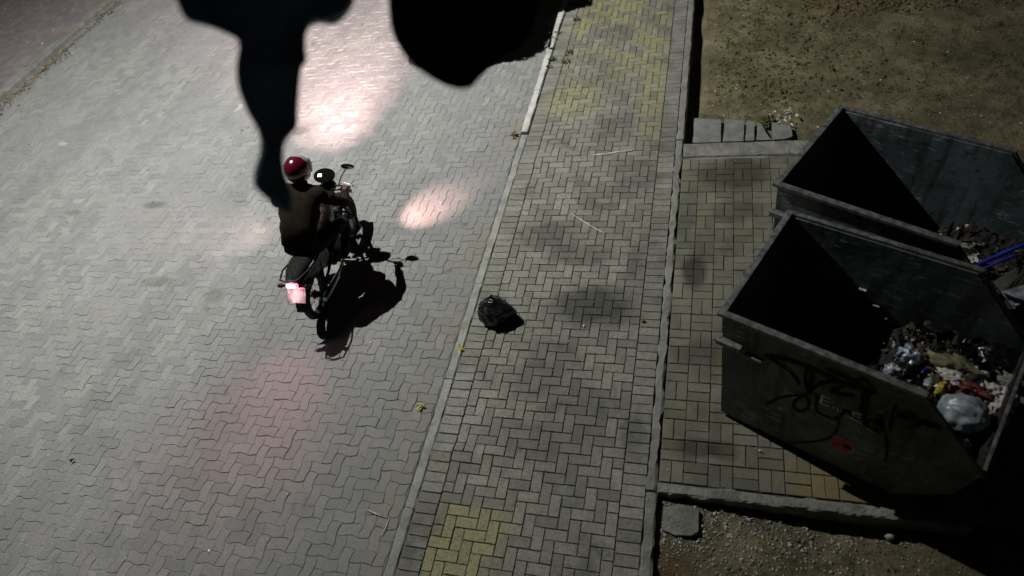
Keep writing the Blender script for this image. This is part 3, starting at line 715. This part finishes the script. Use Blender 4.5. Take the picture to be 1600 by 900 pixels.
for i, (x, y, n, rad) in enumerate(((888, 83, 14, .06), (884, 97, 14, .06), (899, 31, 10, .05), (862, 92, 16, .06), (861, 78, 12, .05), (867, 62, 10, .05), (872, 52, 8, .04), (857, 105, 8, .04))):
    leaf_clump('weed', x, y, .02, n, rad, .035, M_['weed'], ['larger dark weed tuft in the sidewalk bricks near the raised kerb', 'second dark weed tuft on the sidewalk just below the larger one', 'small weed tuft highest up on the sidewalk by the kerb',
        'widest weed tuft growing along the back of the kerb', 'weed tuft on the kerb above the widest one', 'weed tuft on the kerb near a kerb joint, third from the bottom', 'topmost little weed on the kerb', 'lowest little weed on the kerb'][i], 'weed', seed=20+i)['group'] = 'weeds along the raised kerb'
leaf_clump('weed', 1196, 192, -.02, 34, .10, .05, M_['weed'], 'yellow-green weed growing beyond the planks', 'weed', seed=40)
leaf_clump('leaf_litter', 1225, 186, -.02, 30, .18, .03, M_['paper'], 'pale fallen leaves beside the weed beyond the planks', 'leaves', seed=41)['kind'] = 'stuff'
b = crumple('pebble', at(1006, 503, .015), (.022, .018, .015), 4, M_['black'], .2, 2); tag(b, 'dark lump on the sidewalk left of the nearer dumpster', 'pebble')
b = crumple('pebble', at(1390, 838, -.15), (.035, .03, .03), 5, M_['stone'], .2, 3); tag(b, 'grey stone lying on the dirt by the pad edge', 'stone')
# concrete block in the dirt
q = [at(x, y, -.05) for x, y in ((1036, 794), (1060, 788), (1092, 796), (1091, 830), (1080, 837), (1055, 836), (1034, 828))]
tag(MB().prism([(p.x, p.y, -.13) for p in q], (0, 0, .085)).build('concrete_slab', M_['strip_dark']), 'square broken concrete slab set in the dirt beside the sidewalk', 'slab')
# scattered litter, gravel, leaves
def scatter(name, n, area, zf, size, m, lab, cat, seed, flat=.35, avoid=None):
    r2 = random.Random(seed); V = []; F = []
    for i in range(n):
        x, y = area(r2); z = zf(x, y); s = size*r2.uniform(.4, 1.4)*(1 if r2.random() > .1 else 1.6)
        q = Matrix.Rotation(r2.uniform(0, 6.28), 3, 'Z') @ Matrix.Rotation(r2.uniform(-.5, .5), 3, 'X'); k = len(V)
        pts = [(1, 0, 0), (0, .7, 0), (-1, 0, 0), (0, -.7, 0), (0, 0, flat*1.2), (0, 0, -flat)]
        for p in pts: V.append(Vector((x, y, z+s*flat*.5))+q @ (Vector(p)*s*r2.uniform(.7, 1.2)))
        for a, b2 in ((0, 1), (1, 2), (2, 3), (3, 0)): F += [(k+a, k+b2, k+4), (k+b2, k+a, k+5)]
    me = bpy.data.meshes.new(name); me.from_pydata([tuple(v) for v in V], [], F); return tag(link(name, me, m), lab, cat, kind='stuff')
def box_area(x0, x1, y0, y1): return lambda r: (r.uniform(x0, x1), r.uniform(y0, y1))
scatter('gravel', 1300, lambda r: (-.35+abs(r.gauss(0, .9)), 2.38-abs(r.gauss(0, .30))), dirt_z, .010, M_['stone'], 'pale gravel chips scattered on the dirt at the bottom right', 'gravel', 51, .6)
scatter('dirt_crumbs', 2500, box_area(-.3, 4.2, -.5, 2.4), dirt_z, .010, M_['dirt'], 'small clods lying on the dark dirt', 'dirt', 57, .6)
scatter('leaf_litter', 1900, box_area(-.1, 6.5, 7.5, 15), dirt_z, .016, M_['dry'], 'brown fallen leaves scattered over the dirt verge', 'leaves', 52, .15)
scatter('leaf_litter', 700, box_area(-.1, 6.5, 7.3, 15), dirt_z, .011, M_['paper'], 'pale dry leaf bits scattered over the dirt verge', 'leaves', 53, .15)
scatter('ground_weeds', 900, lambda r: (abs(r.gauss(.6, .9)), 8.0+abs(r.gauss(.6, 1.8))), dirt_z, .022, M_['weed'], 'low weeds spread over the dirt verge', 'weeds', 54, .5)
scatter('ground_weeds', 700, lambda r: (1.2+abs(r.gauss(1.2, .8)), 10.0+abs(r.gauss(.3, .6))), dirt_z, .03, M_['dry'], 'reddish dry weeds along the far edge of the verge', 'weeds', 66, .5)
scatter('road_litter', 420, lambda r: (r.gauss(-6.3, 1.9), r.uniform(5.5, 12.5)), lambda x, y: .004 if x < -2.7 else -.2, .014, M_['dry'], 'dark leaf bits scattered on the road ahead of the motorcycle', 'litter', 55, .2)
scatter('road_litter', 160, box_area(-13.5, -2.8, 1, 13), lambda x, y: .004, .011, M_['paper'], 'tiny white specks of litter on the road', 'litter', 56, .4)
scatter('sidewalk_litter', 60, box_area(-2.5, 1.0, 2.6, 7.0), lambda x, y: .02, .008, M_['paper'], 'tiny white specks of litter on the brick paving', 'litter', 58, .4)
scatter('gutter_debris', 2600, lambda r: (-13.93+abs(r.gauss(0, .10))*(.6+.8*noise.noise(Vector((1, 1, 1)))+.4), r.uniform(6, 15)), lambda x, y: .01, .024, M_['strip'], 'grey grit and debris along the kerb across the road', 'debris', 59, .5)
scatter('gutter_debris', 600, lambda r: (-13.9+abs(r.gauss(0, .16)), r.choice((9.0, 9.9, 10.6, 12.6, 14.0))+r.gauss(0, .45)), lambda x, y: .015, .022, M_['dry'], 'dry weeds along the kerb across the road', 'debris', 60, .5)
scatter('pavement_litter', 500, box_area(-20, -14.3, 7, 17), lambda x, y: .11, .02, M_['paper'], 'pale specks over the reddish pavement', 'litter', 61, .2)

def tufts(name, n, area, lab, seed, m, hgt=.05):
    r2 = random.Random(seed); V = []; F = []
    for i in range(n):
        cx, cy = area(r2)
        for j in range(r2.randint(5, 12)):
            x, y = cx+r2.gauss(0, .03), cy+r2.gauss(0, .03); z = dirt_z(x, y)-.004; a = r2.uniform(0, 6.28); h = hgt*r2.uniform(.3, 1.2); wd = .004; dx, dy = r2.gauss(0, .5)*h, r2.gauss(0, .5)*h; k = len(V)
            V += [(x-wd*math.cos(a), y-wd*math.sin(a), z), (x+wd*math.cos(a), y+wd*math.sin(a), z), (x+dx*.5+wd*.7*math.cos(a), y+dy*.5+wd*.7*math.sin(a), z+h*.7), (x+dx, y+dy, z+h)]
            F += [(k, k+1, k+2), (k, k+2, k+3)]
    me = bpy.data.meshes.new(name); me.from_pydata(V, [], F); tag(link(name, me, M_[m]), lab, 'grass', kind='stuff')
tufts('grass_tufts', 420, box_area(-.1, 5.5, 7.6, 14), 'short sparse grass growing on the dirt verge', 71, 'weed')
tufts('grass_tufts', 260, box_area(.0, 5.5, 7.6, 14), 'short dry straw-coloured grass on the dirt verge', 72, 'dry')
tufts('grass_tufts', 60, box_area(-.3, 3.5, .3, 2.3), 'thin dry grass in the gravelly dirt at the bottom', 73, 'dry', .03)

# ------------------------------------------------------------------ motorcycle
BX, BY = -4.40, 4.22
bk = empty('motorcycle', (BX, BY, 0), R(5)); bk.rotation_euler.y = R(5.5); bk.scale = (.97,)*3; tag(bk, 'dark motorcycle with its red tail lamp lit, ridden up the road', 'motorcycle')
def wheel(y, r, name):
    wt = MB(); tw = .055; pr = []
    for k in range(17):
        a = math.pi*2*k/16; pr.append((r-.05+.05*math.cos(a), tw*math.sin(a)))
    wt.lathe(pr, (0, y, r), AX, 40); wo = wt.build(name, M_['rubber'], bk, True)
    rm = MB(); rm.lathe([(r-.085, -.03), (r-.068, -.034), (r-.068, .034), (r-.085, .03), (r-.085, -.03)], (0, y, r), AX, 40); rm.build('rim', M_['dkmetal'], wo)
    hb_ = MB(); hb_.lathe([(0, -.07), (.03, -.07), (.035, -.03), (.055, 0), (.035, .03), (.03, .07), (0, .07)], (0, y, r), AX, 20); hb_.build('hub', M_['dkmetal'], wo, True)
    sp = MB()
    for k in range(18):
        a = 2*math.pi*k/18; s = .03*(1 if k % 2 else -1); sp.tube([(s, y+.04*math.cos(a+.3), r+.04*math.sin(a+.3)), (s*.3, y+(r-.08)*math.cos(a), r+(r-.08)*math.sin(a))], .0025, 5)
    sp.build('spokes', M_['dkmetal'], wo); return wo
wheel(0, .30, 'rear_wheel'); wheel(1.32, .30, 'front_wheel')
def part(name, m, fn, sm=True, parent=None):
    mb_ = MB(); fn(mb_); return mb_.build(name, M_[m], parent or bk, sm)
part('swingarm', 'dkmetal', lambda b: (b.tube([(.085, 0, .30), (.085, .30, .34), (.07, .48, .36)], .018), b.tube([(-.085, 0, .30), (-.085, .30, .34), (-.07, .48, .36)], .018), b.tube([(-.09, .48, .36), (.09, .48, .36)], .02)))
for s in (-1, 1):
    part('shock_absorber', 'black', lambda b: (b.tube([(s*.12, .05, .34), (s*.12, .13, .50), (s*.11, .20, .66)], [.014, .026, .022], 10), b.tube([(s*.12, .08, .40), (s*.12, .16, .58)], .028, 12)))
part('frame', 'dkmetal', lambda b: (b.tube([(0, 1.05, .98), (0, .98, .72), (0, .90, .42), (0, .70, .26)], .022), b.tube([(0, 1.03, .90), (0, .75, .74), (0, .40, .66)], .024),
     b.tube([(.10, .42, .66), (.11, .05, .70), (.09, -.20, .76)], .014), b.tube([(-.10, .42, .66), (-.11, .05, .70), (-.09, -.20, .76)], .014), b.tube([(0, .70, .26), (0, .45, .30), (0, .42, .66)], .02)))
part('engine', 'dkmetal', lambda b: (b.box((0, .66, .38), (.24, .34, .22), None, .03), b.box((0, .78, .56), (.15, .15, .20), Matrix.Rotation(R(-15), 3, 'X'), .02), *[b.box((0, .78+.0*i, .50+.028*i), (.19, .19, .008), Matrix.Rotation(R(-15), 3, 'X')) for i in range(6)],
     b.lathe([(0, -.16), (.07, -.16), (.09, -.12), (.09, .12), (.07, .16), (0, .16)], (0, .58, .36), AX, 24)))
def tank(b):
    vs = []; fs = []; secs = [(.42, .06, .70, .06), (.50, .12, .76, .10), (.62, .155, .80, .125), (.78, .16, .82, .135), (.92, .125, .83, .11), (1.0, .06, .82, .06)]; n = 16
    for (y, hw, zc, hh) in secs:
        for k in range(n):
            a = 2*math.pi*k/n; c, s2 = math.cos(a), math.sin(a)
            vs.append((hw*math.copysign(abs(c)**.7, c), y, zc+hh*math.copysign(abs(s2)**.8, s2)))
    for i in range(len(secs)-1):
        for k in range(n): fs.append((i*n+k, i*n+(k+1) % n, (i+1)*n+(k+1) % n, (i+1)*n+k))
    fs += [tuple(range(n)), tuple(range((len(secs)-1)*n, len(secs)*n))[::-1]]; b.add(vs, fs)
part('fuel_tank', 'tank', tank)
def seat(b):
    vs = []; fs = []; n = 12
    secs = [(.50, .07, .77, .04), (.38, .115, .785, .05), (.15, .13, .80, .055), (.02, .125, .835, .055), (-.15, .11, .845, .05), (-.27, .07, .84, .035)]
    for (y, hw, zc, hh) in secs:
        for k in range(n):
            a = 2*math.pi*k/n; c, s2 = math.cos(a), math.sin(a); vs.append((hw*math.copysign(abs(c)**.6, c), y, zc+hh*s2))
    for i in range(len(secs)-1):
        for k in range(n): fs.append((i*n+k, i*n+(k+1) % n, (i+1)*n+(k+1) % n, (i+1)*n+k))
    fs += [tuple(range(n)), tuple(range((len(secs)-1)*n, len(secs)*n))[::-1]]; b.add(vs, fs)
part('seat', 'seat', seat)
for s in (-1, 1):
    part('side_panel', 'gloss', lambda b: b.prism([(s*.13, .42, .72), (s*.135, .10, .76), (s*.10, -.24, .80), (s*.12, .0, .62), (s*.14, .25, .52), (s*.14, .42, .56)], (-s*.03, 0, 0)), False)
part('grab_rail', 'dkmetal', lambda b: b.tube([(.14, .05, .80), (.15, -.12, .86), (.10, -.30, .90), (0, -.33, .90), (-.10, -.30, .90), (-.15, -.12, .86), (-.14, .05, .80)], .011))
part('rear_mudguard', 'black', lambda b: [b.box((0, -.02-.33*math.sin(R(a)), .30+.345*math.cos(R(a))), (.14, .075, .012), Matrix.Rotation(R(a), 3, 'X'), .004) for a in range(-30, 76, 11)])
part('front_mudguard', 'gloss', lambda b: [b.box((0, 1.32-.335*math.sin(R(a)), .30+.335*math.cos(R(a))), (.12, .075, .010), Matrix.Rotation(R(a), 3, 'X'), .003) for a in range(-55, 66, 11)])
part('exhaust', 'chrome', lambda b: (b.tube([(.06, .86, .46), (.10, .92, .30), (.13, .78, .20), (.15, .45, .22)], .018), b.tube([(.15, .45, .22), (.17, .30, .25), (.185, -.05, .34), (.185, -.12, .36)], [.022, .042, .046, .03], 16)))
for s in (-1, 1):
    part('fork', 'dkmetal', lambda b: b.tube([(s*.09, 1.32, .30), (s*.09, 1.22, .60), (s*.09, 1.08, 1.00)], [.026, .022, .018]))
hbz = 1.06
hb_ = part('handlebar', 'black', lambda b: b.tube([(-.38, .99, hbz), (-.25, 1.06, hbz+.01), (-.14, 1.10, hbz-.03), (.14, 1.10, hbz-.03), (.25, 1.06, hbz+.01), (.38, .99, hbz)], .012))
for s in (-1, 1):
    part('grip', 'rubber', lambda b: b.tube([(s*.27, 1.05, hbz+.008), (s*.40, .98, hbz)], .017), parent=hb_)
    part('brake_lever' if s > 0 else 'clutch_lever', 'chrome', lambda b: b.tube([(s*.22, 1.11, hbz), (s*.30, 1.12, hbz-.005), (s*.40, 1.07, hbz-.005), (s*.425, 1.045, hbz)], .006, 7), parent=hb_)
    mi = part('mirror', 'black', lambda b: b.lathe([(0, -.012), (.055, -.010), (.066, 0), (.058, .010), (0, .012)], (s*.37, 1.16, 1.28), Matrix.Rotation(R(-65), 3, 'X') @ Matrix.Diagonal((1.25, .85, 1)), 24))
    part('mirror_stem', 'black', lambda b: b.tube([(s*.22, 1.07, hbz), (s*.28, 1.10, 1.18), (s*.36, 1.15, 1.27)], .006, 7), parent=mi)
    part('mirror_glass', 'mirror', lambda b: b.lathe([(0, 0), (.055, 0)], (s*.37, 1.147, 1.273), Matrix.Rotation(R(-65), 3, 'X') @ Matrix.Diagonal((1.25, .85, 1)), 24), parent=mi)
    part('turn_signal', 'black', lambda b: b.tube([(s*.09, 1.14, .92), (s*.17, 1.15, .93), (s*.20, 1.15, .93), (s*.24, 1.15, .93)], [.008, .012, .030, .022], 12))
    part('turn_signal', 'black', lambda b: b.tube([(s*.06, -.24, .76), (s*.12, -.26, .76), (s*.15, -.26, .76), (s*.19, -.26, .76)], [.008, .012, .028, .02], 12))
    part('foot_peg', 'rubber', lambda b: b.tube([(s*.12, .60, .30), (s*.27, .60, .30)], .016))
part('crash_bar', 'dkmetal', lambda b: (b.tube([(0, .97, .70), (.20, 1.02, .68), (.33, 1.00, .62), (.34, .98, .45), (.25, .95, .34), (.05, .88, .30)], .013), b.tube([(0, .97, .70), (-.20, 1.02, .68), (-.33, 1.00, .62), (-.34, .98, .45), (-.25, .95, .34), (-.05, .88, .30)], .013)))
hl = part('headlight', 'black', lambda b: b.lathe([(.0, -.10), (.06, -.09), (.09, -.03), (.095, .03), (.09, .035)], (0, 1.22, .93), Matrix.Rotation(R(-90), 3, 'X'), 28))
part('lens', 'head', lambda b: b.lathe([(0, .045), (.05, .042), (.088, .034)], (0, 1.22, .93), Matrix.Rotation(R(-90), 3, 'X'), 28), parent=hl)
ip = part('instrument_cluster', 'matt', lambda b: b.lathe([(0, -.05), (.10, -.04), (.125, 0), (.12, .012), (0, .016)], (0.03, 1.17, 1.13), Matrix.Rotation(R(22), 3, 'X') @ Matrix.Diagonal((1.1, .8, 1)), 28))
part('gauge_display', 'screen', lambda b: b.box((-.02, 1.155, 1.148), (.05, .04, .004), Matrix.Rotation(R(22), 3, 'X')), False, ip)
tl = part('tail_light', 'tail', lambda b: b.box((0, -.29, .80), (.13, .045, .055), Matrix.Rotation(R(25), 3, 'X'), .015))
part('bulb', 'tailhot', lambda b: b.box((0, -.312, .808), (.08, .03, .05), Matrix.Rotation(R(25), 3, 'X'), .01), parent=tl)
pt = part('number_plate', 'plate', lambda b: b.box((0, -.30, .645), (.22, .008, .18), Matrix.Rotation(R(-42), 3, 'X'), .003), False)
part('plate_bracket', 'black', lambda b: b.box((0, -.27, .622), (.10, .02, .14), Matrix.Rotation(R(-38), 3, 'X'), .006), False, pt)
def world(p): return bk.matrix_basis @ Vector(p)
spot('headlight_beam', world((0, 1.30, .93)), (-8.2, 12.8, 1.35), 9500, (1, .63, .62), 58, 1.0, .03)
spot('indicator_glow', world((.28, 1.17, .80)), at(668, 326), 250, (1, .60, .55), 44, 1.0, .02)  # added side spots standing in for the headlight's sideways spill
spot('indicator_glow', world((-.28, 1.17, .80)), at(350, 364), 190, (1, .70, .64), 36, 1.0, .02)
spot('tail_glow', world((0, -.38, .84)), at(405, 640), 27, (1, .27, .27), 88, 1.0, .10)
spot('plate_lamp_glow', world((0, -.42, .84)), world((0, -.30, .645)), 2.2, (1, .45, .46), 44, .9, .01)

# ------------------------------------------------------------------ rider
rd = empty('person', (BX, BY, 0), R(5)); rd.rotation_euler.y = R(5.5); rd.scale = (.97,)*3; tag(rd, 'person in dark red helmet and dark jacket riding the motorcycle', 'person')
sv = []; se = []; sr = []
def jv(p, r, par=None):
    sv.append(p); sr.append(r); k = len(sv)-1
    if par is not None: se.append((par, k))
    return k
pel = jv((0, .15, .93), (.21, .15)); ab = jv((0, .25, 1.07), (.205, .15), pel); ch = jv((0, .46, 1.27), (.235, .16), ab); nk0 = jv((0, .66, 1.42), (.085, .08), ch)
nk = jv((0, .71, 1.49), (.06, .06), nk0); hd_ = jv((0, .76, 1.58), (.085, .09), nk); ht = jv((0, .79, 1.67), (.07, .08), hd_)
for s in (-1, 1):
    sh_ = jv((s*.22, .57, 1.38), (.095, .095), ch); ue = jv((s*.33, .63, 1.25), (.074, .074), sh_); el = jv((s*.425, .70, 1.12), (.062, .062), ue)
    fa = jv((s*.385, .84, 1.095), (.055, .055), el); wr = jv((s*.33, .945, 1.085), (.033, .033), fa); pm = jv((s*.335, .995, 1.088), (.036, .026), wr)
    for j, (dx, ln) in enumerate(((-.030, .045), (-.010, .05), (.010, .048), (.030, .038))):
        a = jv((s*(.335+dx), 1.03, 1.088), (.0095, .0095), pm); b_ = jv((s*(.335+dx), 1.03+ln*.45, 1.068), (.009, .009), a); jv((s*(.335+dx), 1.03+ln*.25, 1.04), (.008, .008), b_)
    a = jv((s*.300, .995, 1.066), (.011, .011), pm); jv((s*.288, 1.015, 1.045), (.009, .009), a)
    hp = jv((s*.12, .22, .88), (.12, .115), pel); kn0 = jv((s*.23, .52, .84), (.10, .10), hp); kn = jv((s*.29, .78, .76), (.078, .078), kn0)
    cf = jv((s*.26, .71, .55), (.066, .066), kn); ak = jv((s*.215, .60, .38), (.040, .040), cf); hl_ = jv((s*.215, .56, .345), (.042, .042), ak); jv((s*.225, .70, .335), (.036, .03), hl_); 
me = bpy.data.meshes.new('body'); me.from_pydata(sv, se, []); body = link('body', me, None, rd)
sk = body.modifiers.new('s', 'SKIN'); su = body.modifiers.new('u', 'SUBSURF'); su.levels = 2; su.render_levels = 2
for i, r in enumerate(sr): me.skin_vertices[0].data[i].radius = r; me.skin_vertices[0].data[i].use_root = (i == 0)
bake(body); me = body.data; me.materials.clear()
for m in ('jacket', 'trousers', 'skin', 'black'): me.materials.append(M_[m])
for p in me.polygons:
    c = p.center; p.use_smooth = True
    p.material_index = 1 if (c.z < .92 and abs(c.x) < .32) else 0
    if abs(c.x) > .24 and c.y > .945 and c.z > 1.0: p.material_index = 2
    if c.z < .38: p.material_index = 3
    if c.z > 1.56: p.material_index = 2
for v in me.vertices:                              # folds in the cloth
    if v.co.z < 1.45 and v.co.z > .38 and not (abs(v.co.x) > .24 and v.co.y > .93): v.co += v.normal*(noise.noise(v.co*Vector((9,9,16)) if 0 else Vector((v.co.x*8, v.co.y*8, v.co.z*20)))*.024+noise.noise(v.co*26)*.007)
hc = Vector((-.01, .765, 1.575))
def helmet(b):
    pr = []
    for k in range(15):
        a = R(-48+k*138/14); pr.append((.145*math.cos(a), .158*math.sin(a)))
    pr[0] = (pr[0][0]+.004, pr[0][1]); b.lathe(pr, hc, Matrix.Rotation(R(-20), 3, 'X') @ Matrix.Diagonal((1, 1.30, 1)), 36)
gm = NG('helmet_paint'); oc = gm.sep(gm.obj())
fr_ = gm.math('ADD', oc[1], gm.math('MULTIPLY', gm.noise(22, 2, .5, gm.obj()), .05))
cc = gm.mix(gm.ramp(fr_, .81, .825), (.075, .004, .012), (.30, .31, .32))
hm = gm.out(cc, .16, gm.bump(gm.noise(8, 2, .5, gm.obj()), .002), Coat_Weight=1.0, Coat_Roughness=.05)
M_['helmet'] = hm
hm_o = part('helmet', 'helmet', helmet, True, rd)
part('visor', 'glass', lambda b: b.lathe([(.149*math.cos(R(a)), .162*math.sin(R(a))) for a in range(-30, 26, 6)], hc+Vector((0, .012, 0)), Matrix.Rotation(R(-20), 3, 'X') @ Matrix.Diagonal((.99, 1.30, 1)), 36), True, hm_o)
# keep only the front of the visor
vo = [c for c in hm_o.children if c.name.startswith('visor')][0]; bm = bmesh.new(); bm.from_mesh(vo.data)
bmesh.ops.delete(bm, geom=[f for f in bm.faces if f.calc_center_median().y < hc.y+.02], context='FACES'); bm.to_mesh(vo.data); bm.free()

# ------------------------------------------------------------------ dark things hanging close to the camera
fwd = ROT @ Vector((0, 0, 1))
def hang(name, outline, dist, th, m, lab, vox=.014, dz=None):
    pts = []
    for x, y in outline:
        v = ROT @ Vector((x-800, y-450, FPX)); pts.append(CAM+v*(dist/FPX))
    cen = sum(pts, Vector())/len(pts)
    k0, k1 = 1-th/2/dist, 1+th/2/dist; n = len(pts); fa_ = [CAM+(p-CAM)*k0-cen for p in pts]; fb_ = [CAM+(p-CAM)*k1-cen for p in pts]
    mb_ = MB().add(fa_+fb_, [tuple(range(n)), tuple(range(n, 2*n))[::-1]]+[(i, (i+1) % n, n+(i+1) % n, n+i) for i in range(n)])
    o = mb_.build(name, m); o.location = cen
    r_ = o.modifiers.new('r', 'REMESH'); r_.mode = 'VOXEL'; r_.voxel_size = vox
    sm_ = o.modifiers.new('s', 'SMOOTH'); sm_.iterations = 6; sm_.factor = .5
    bake(o)
    for v in o.data.vertices: v.co += fwd*(noise.noise(v.co*5)*.05)
    for p in o.data.polygons: p.use_smooth = True
    tag(o, lab, 'hanging cloth', 'dark things hanging across the top of the view'); return o
DL = 1.9
left = [(270,-230),(272,-60),(280,0),(290,34),(330,42),(360,55),(378,62),(374,100),(378,140),(390,180),(404,205),(408,230),(402,262),(398,292),(415,310),(447,336),(456,334),(454,300),(441,262),(439,222),(450,208),(462,200),(464,150),(466,95),(482,94),(474,84),(476,42),(492,31),(516,37),(535,28),(552,5),(562,-60),(566,-230)]
right = [(606,-230),(604,-40),(608,30),(616,60),(632,88),(655,110),(688,130),(715,138),(735,136),(748,120),(765,100),(790,85),(815,72),(833,45),(842,10),(846,-40),(850,-230)]
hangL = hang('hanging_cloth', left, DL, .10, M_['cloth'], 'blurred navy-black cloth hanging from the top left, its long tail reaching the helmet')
hangR = hang('hanging_cloth', right, DL+.15, .16, M_['blackcloth'], 'big rounded black blurred bundle hanging at the top middle, without a tail')
for o, x in ((hangL, 420), (hangR, 728)):
    v = ROT @ Vector((x-800, -220-450, FPX)); p = CAM+v*(DL/FPX)
    MB().tube([p-o.location, p+Vector((0, 0, 3.2))-o.location], .012, 8).build('cord', M_['black'], o)

# ------------------------------------------------------------------ street lamp beyond the left of the view
sp_ = empty('street_lamp', (-14.9, 7.0, .1)); tag(sp_, 'grey street lamp with a long arm over the road, standing on the reddish pavement', 'street lamp')
MB().tube([(0, 0, 0), (0, 0, 5), (.0, 0, 8.6), (.4, .03, 9.3), (1.5, .1, 9.6), (6.9, .47, 9.42)], [.11, .09, .07, .06, .05, .04], 14).build('pole', M_['pole'], sp_, True)
hh = MB().box((7.45, .5, 9.36), (.75, .28, .11), None, .04).build('lamp_head', M_['pole'], sp_)
MB().box((7.5, .5, 9.297), (.30, .18, .012), None, .003).build('lens', M_['street'], hh)

# ------------------------------------------------------------------ leafy shadow caster added out of view to shade the kerb
tr = empty('tree', (-4.6, 13.6, 0)); tag(tr, 'street tree beyond the top of the view whose low crown shades the kerb', 'tree')
MB().tube([(0, 0, 0), (.05, -.3, 1.2), (.2, -1.5, 2.2), (.5, -3.2, 2.7), (.6, -4.6, 2.75)], [.14, .12, .08, .05, .02], 12).build('trunk', M_['bark'], tr, True)
shp = [(640,-160),(640,100),(745,118),(765,103),(790,97),(822,93),(850,80),(862,50),(872,22),(888,18),(905,13),(925,10),(935,-160)]  # kerb shadow outline; the leaves are laid out to cast it
ZC = 2.7
poly = []
for x, y in shp:
    P = at(x, y); poly.append(P+(LAMP-P)*(ZC/LAMP.z))
def inside(x, y):
    c = False; n = len(poly)
    for i in range(n):
        a, b2 = poly[i], poly[(i+1) % n]
        if (a.y > y) != (b2.y > y) and x < (b2.x-a.x)*(y-a.y)/(b2.y-a.y)+a.x: c = not c
    return c
x0, x1 = min(p.x for p in poly), max(p.x for p in poly); y0, y1 = min(p.y for p in poly), max(p.y for p in poly)
V = []; F = []; r2 = random.Random(5)
for i in range(60000):
    x, y = r2.uniform(x0, x1), r2.uniform(y0, y1)
    if not inside(x, y): continue
    z = ZC+r2.uniform(-.05, .05); s = (.08 if all(inside(x+.07*q_, y+.07*w_) for q_, w_ in ((1,0),(-1,0),(0,1),(0,-1))) else .03)*r2.uniform(.7, 1.2); a = r2.uniform(0, 6.28); k = len(V); t1, t2 = r2.uniform(-.4, .4), r2.uniform(-.4, .4)
    for u, v in ((-1, 0), (0, -.6), (1, 0), (0, .6)):
        X = u*math.cos(a)-v*math.sin(a); Y = u*math.sin(a)+v*math.cos(a); V.append((x+X*s+4.6, y+Y*s-13.6, z+s*(X*t1+Y*t2)))
    F.append((k, k+1, k+2, k+3))
me = bpy.data.meshes.new('crown'); me.from_pydata(V, [], F); link('crown', me, M_['leaf'], tr)
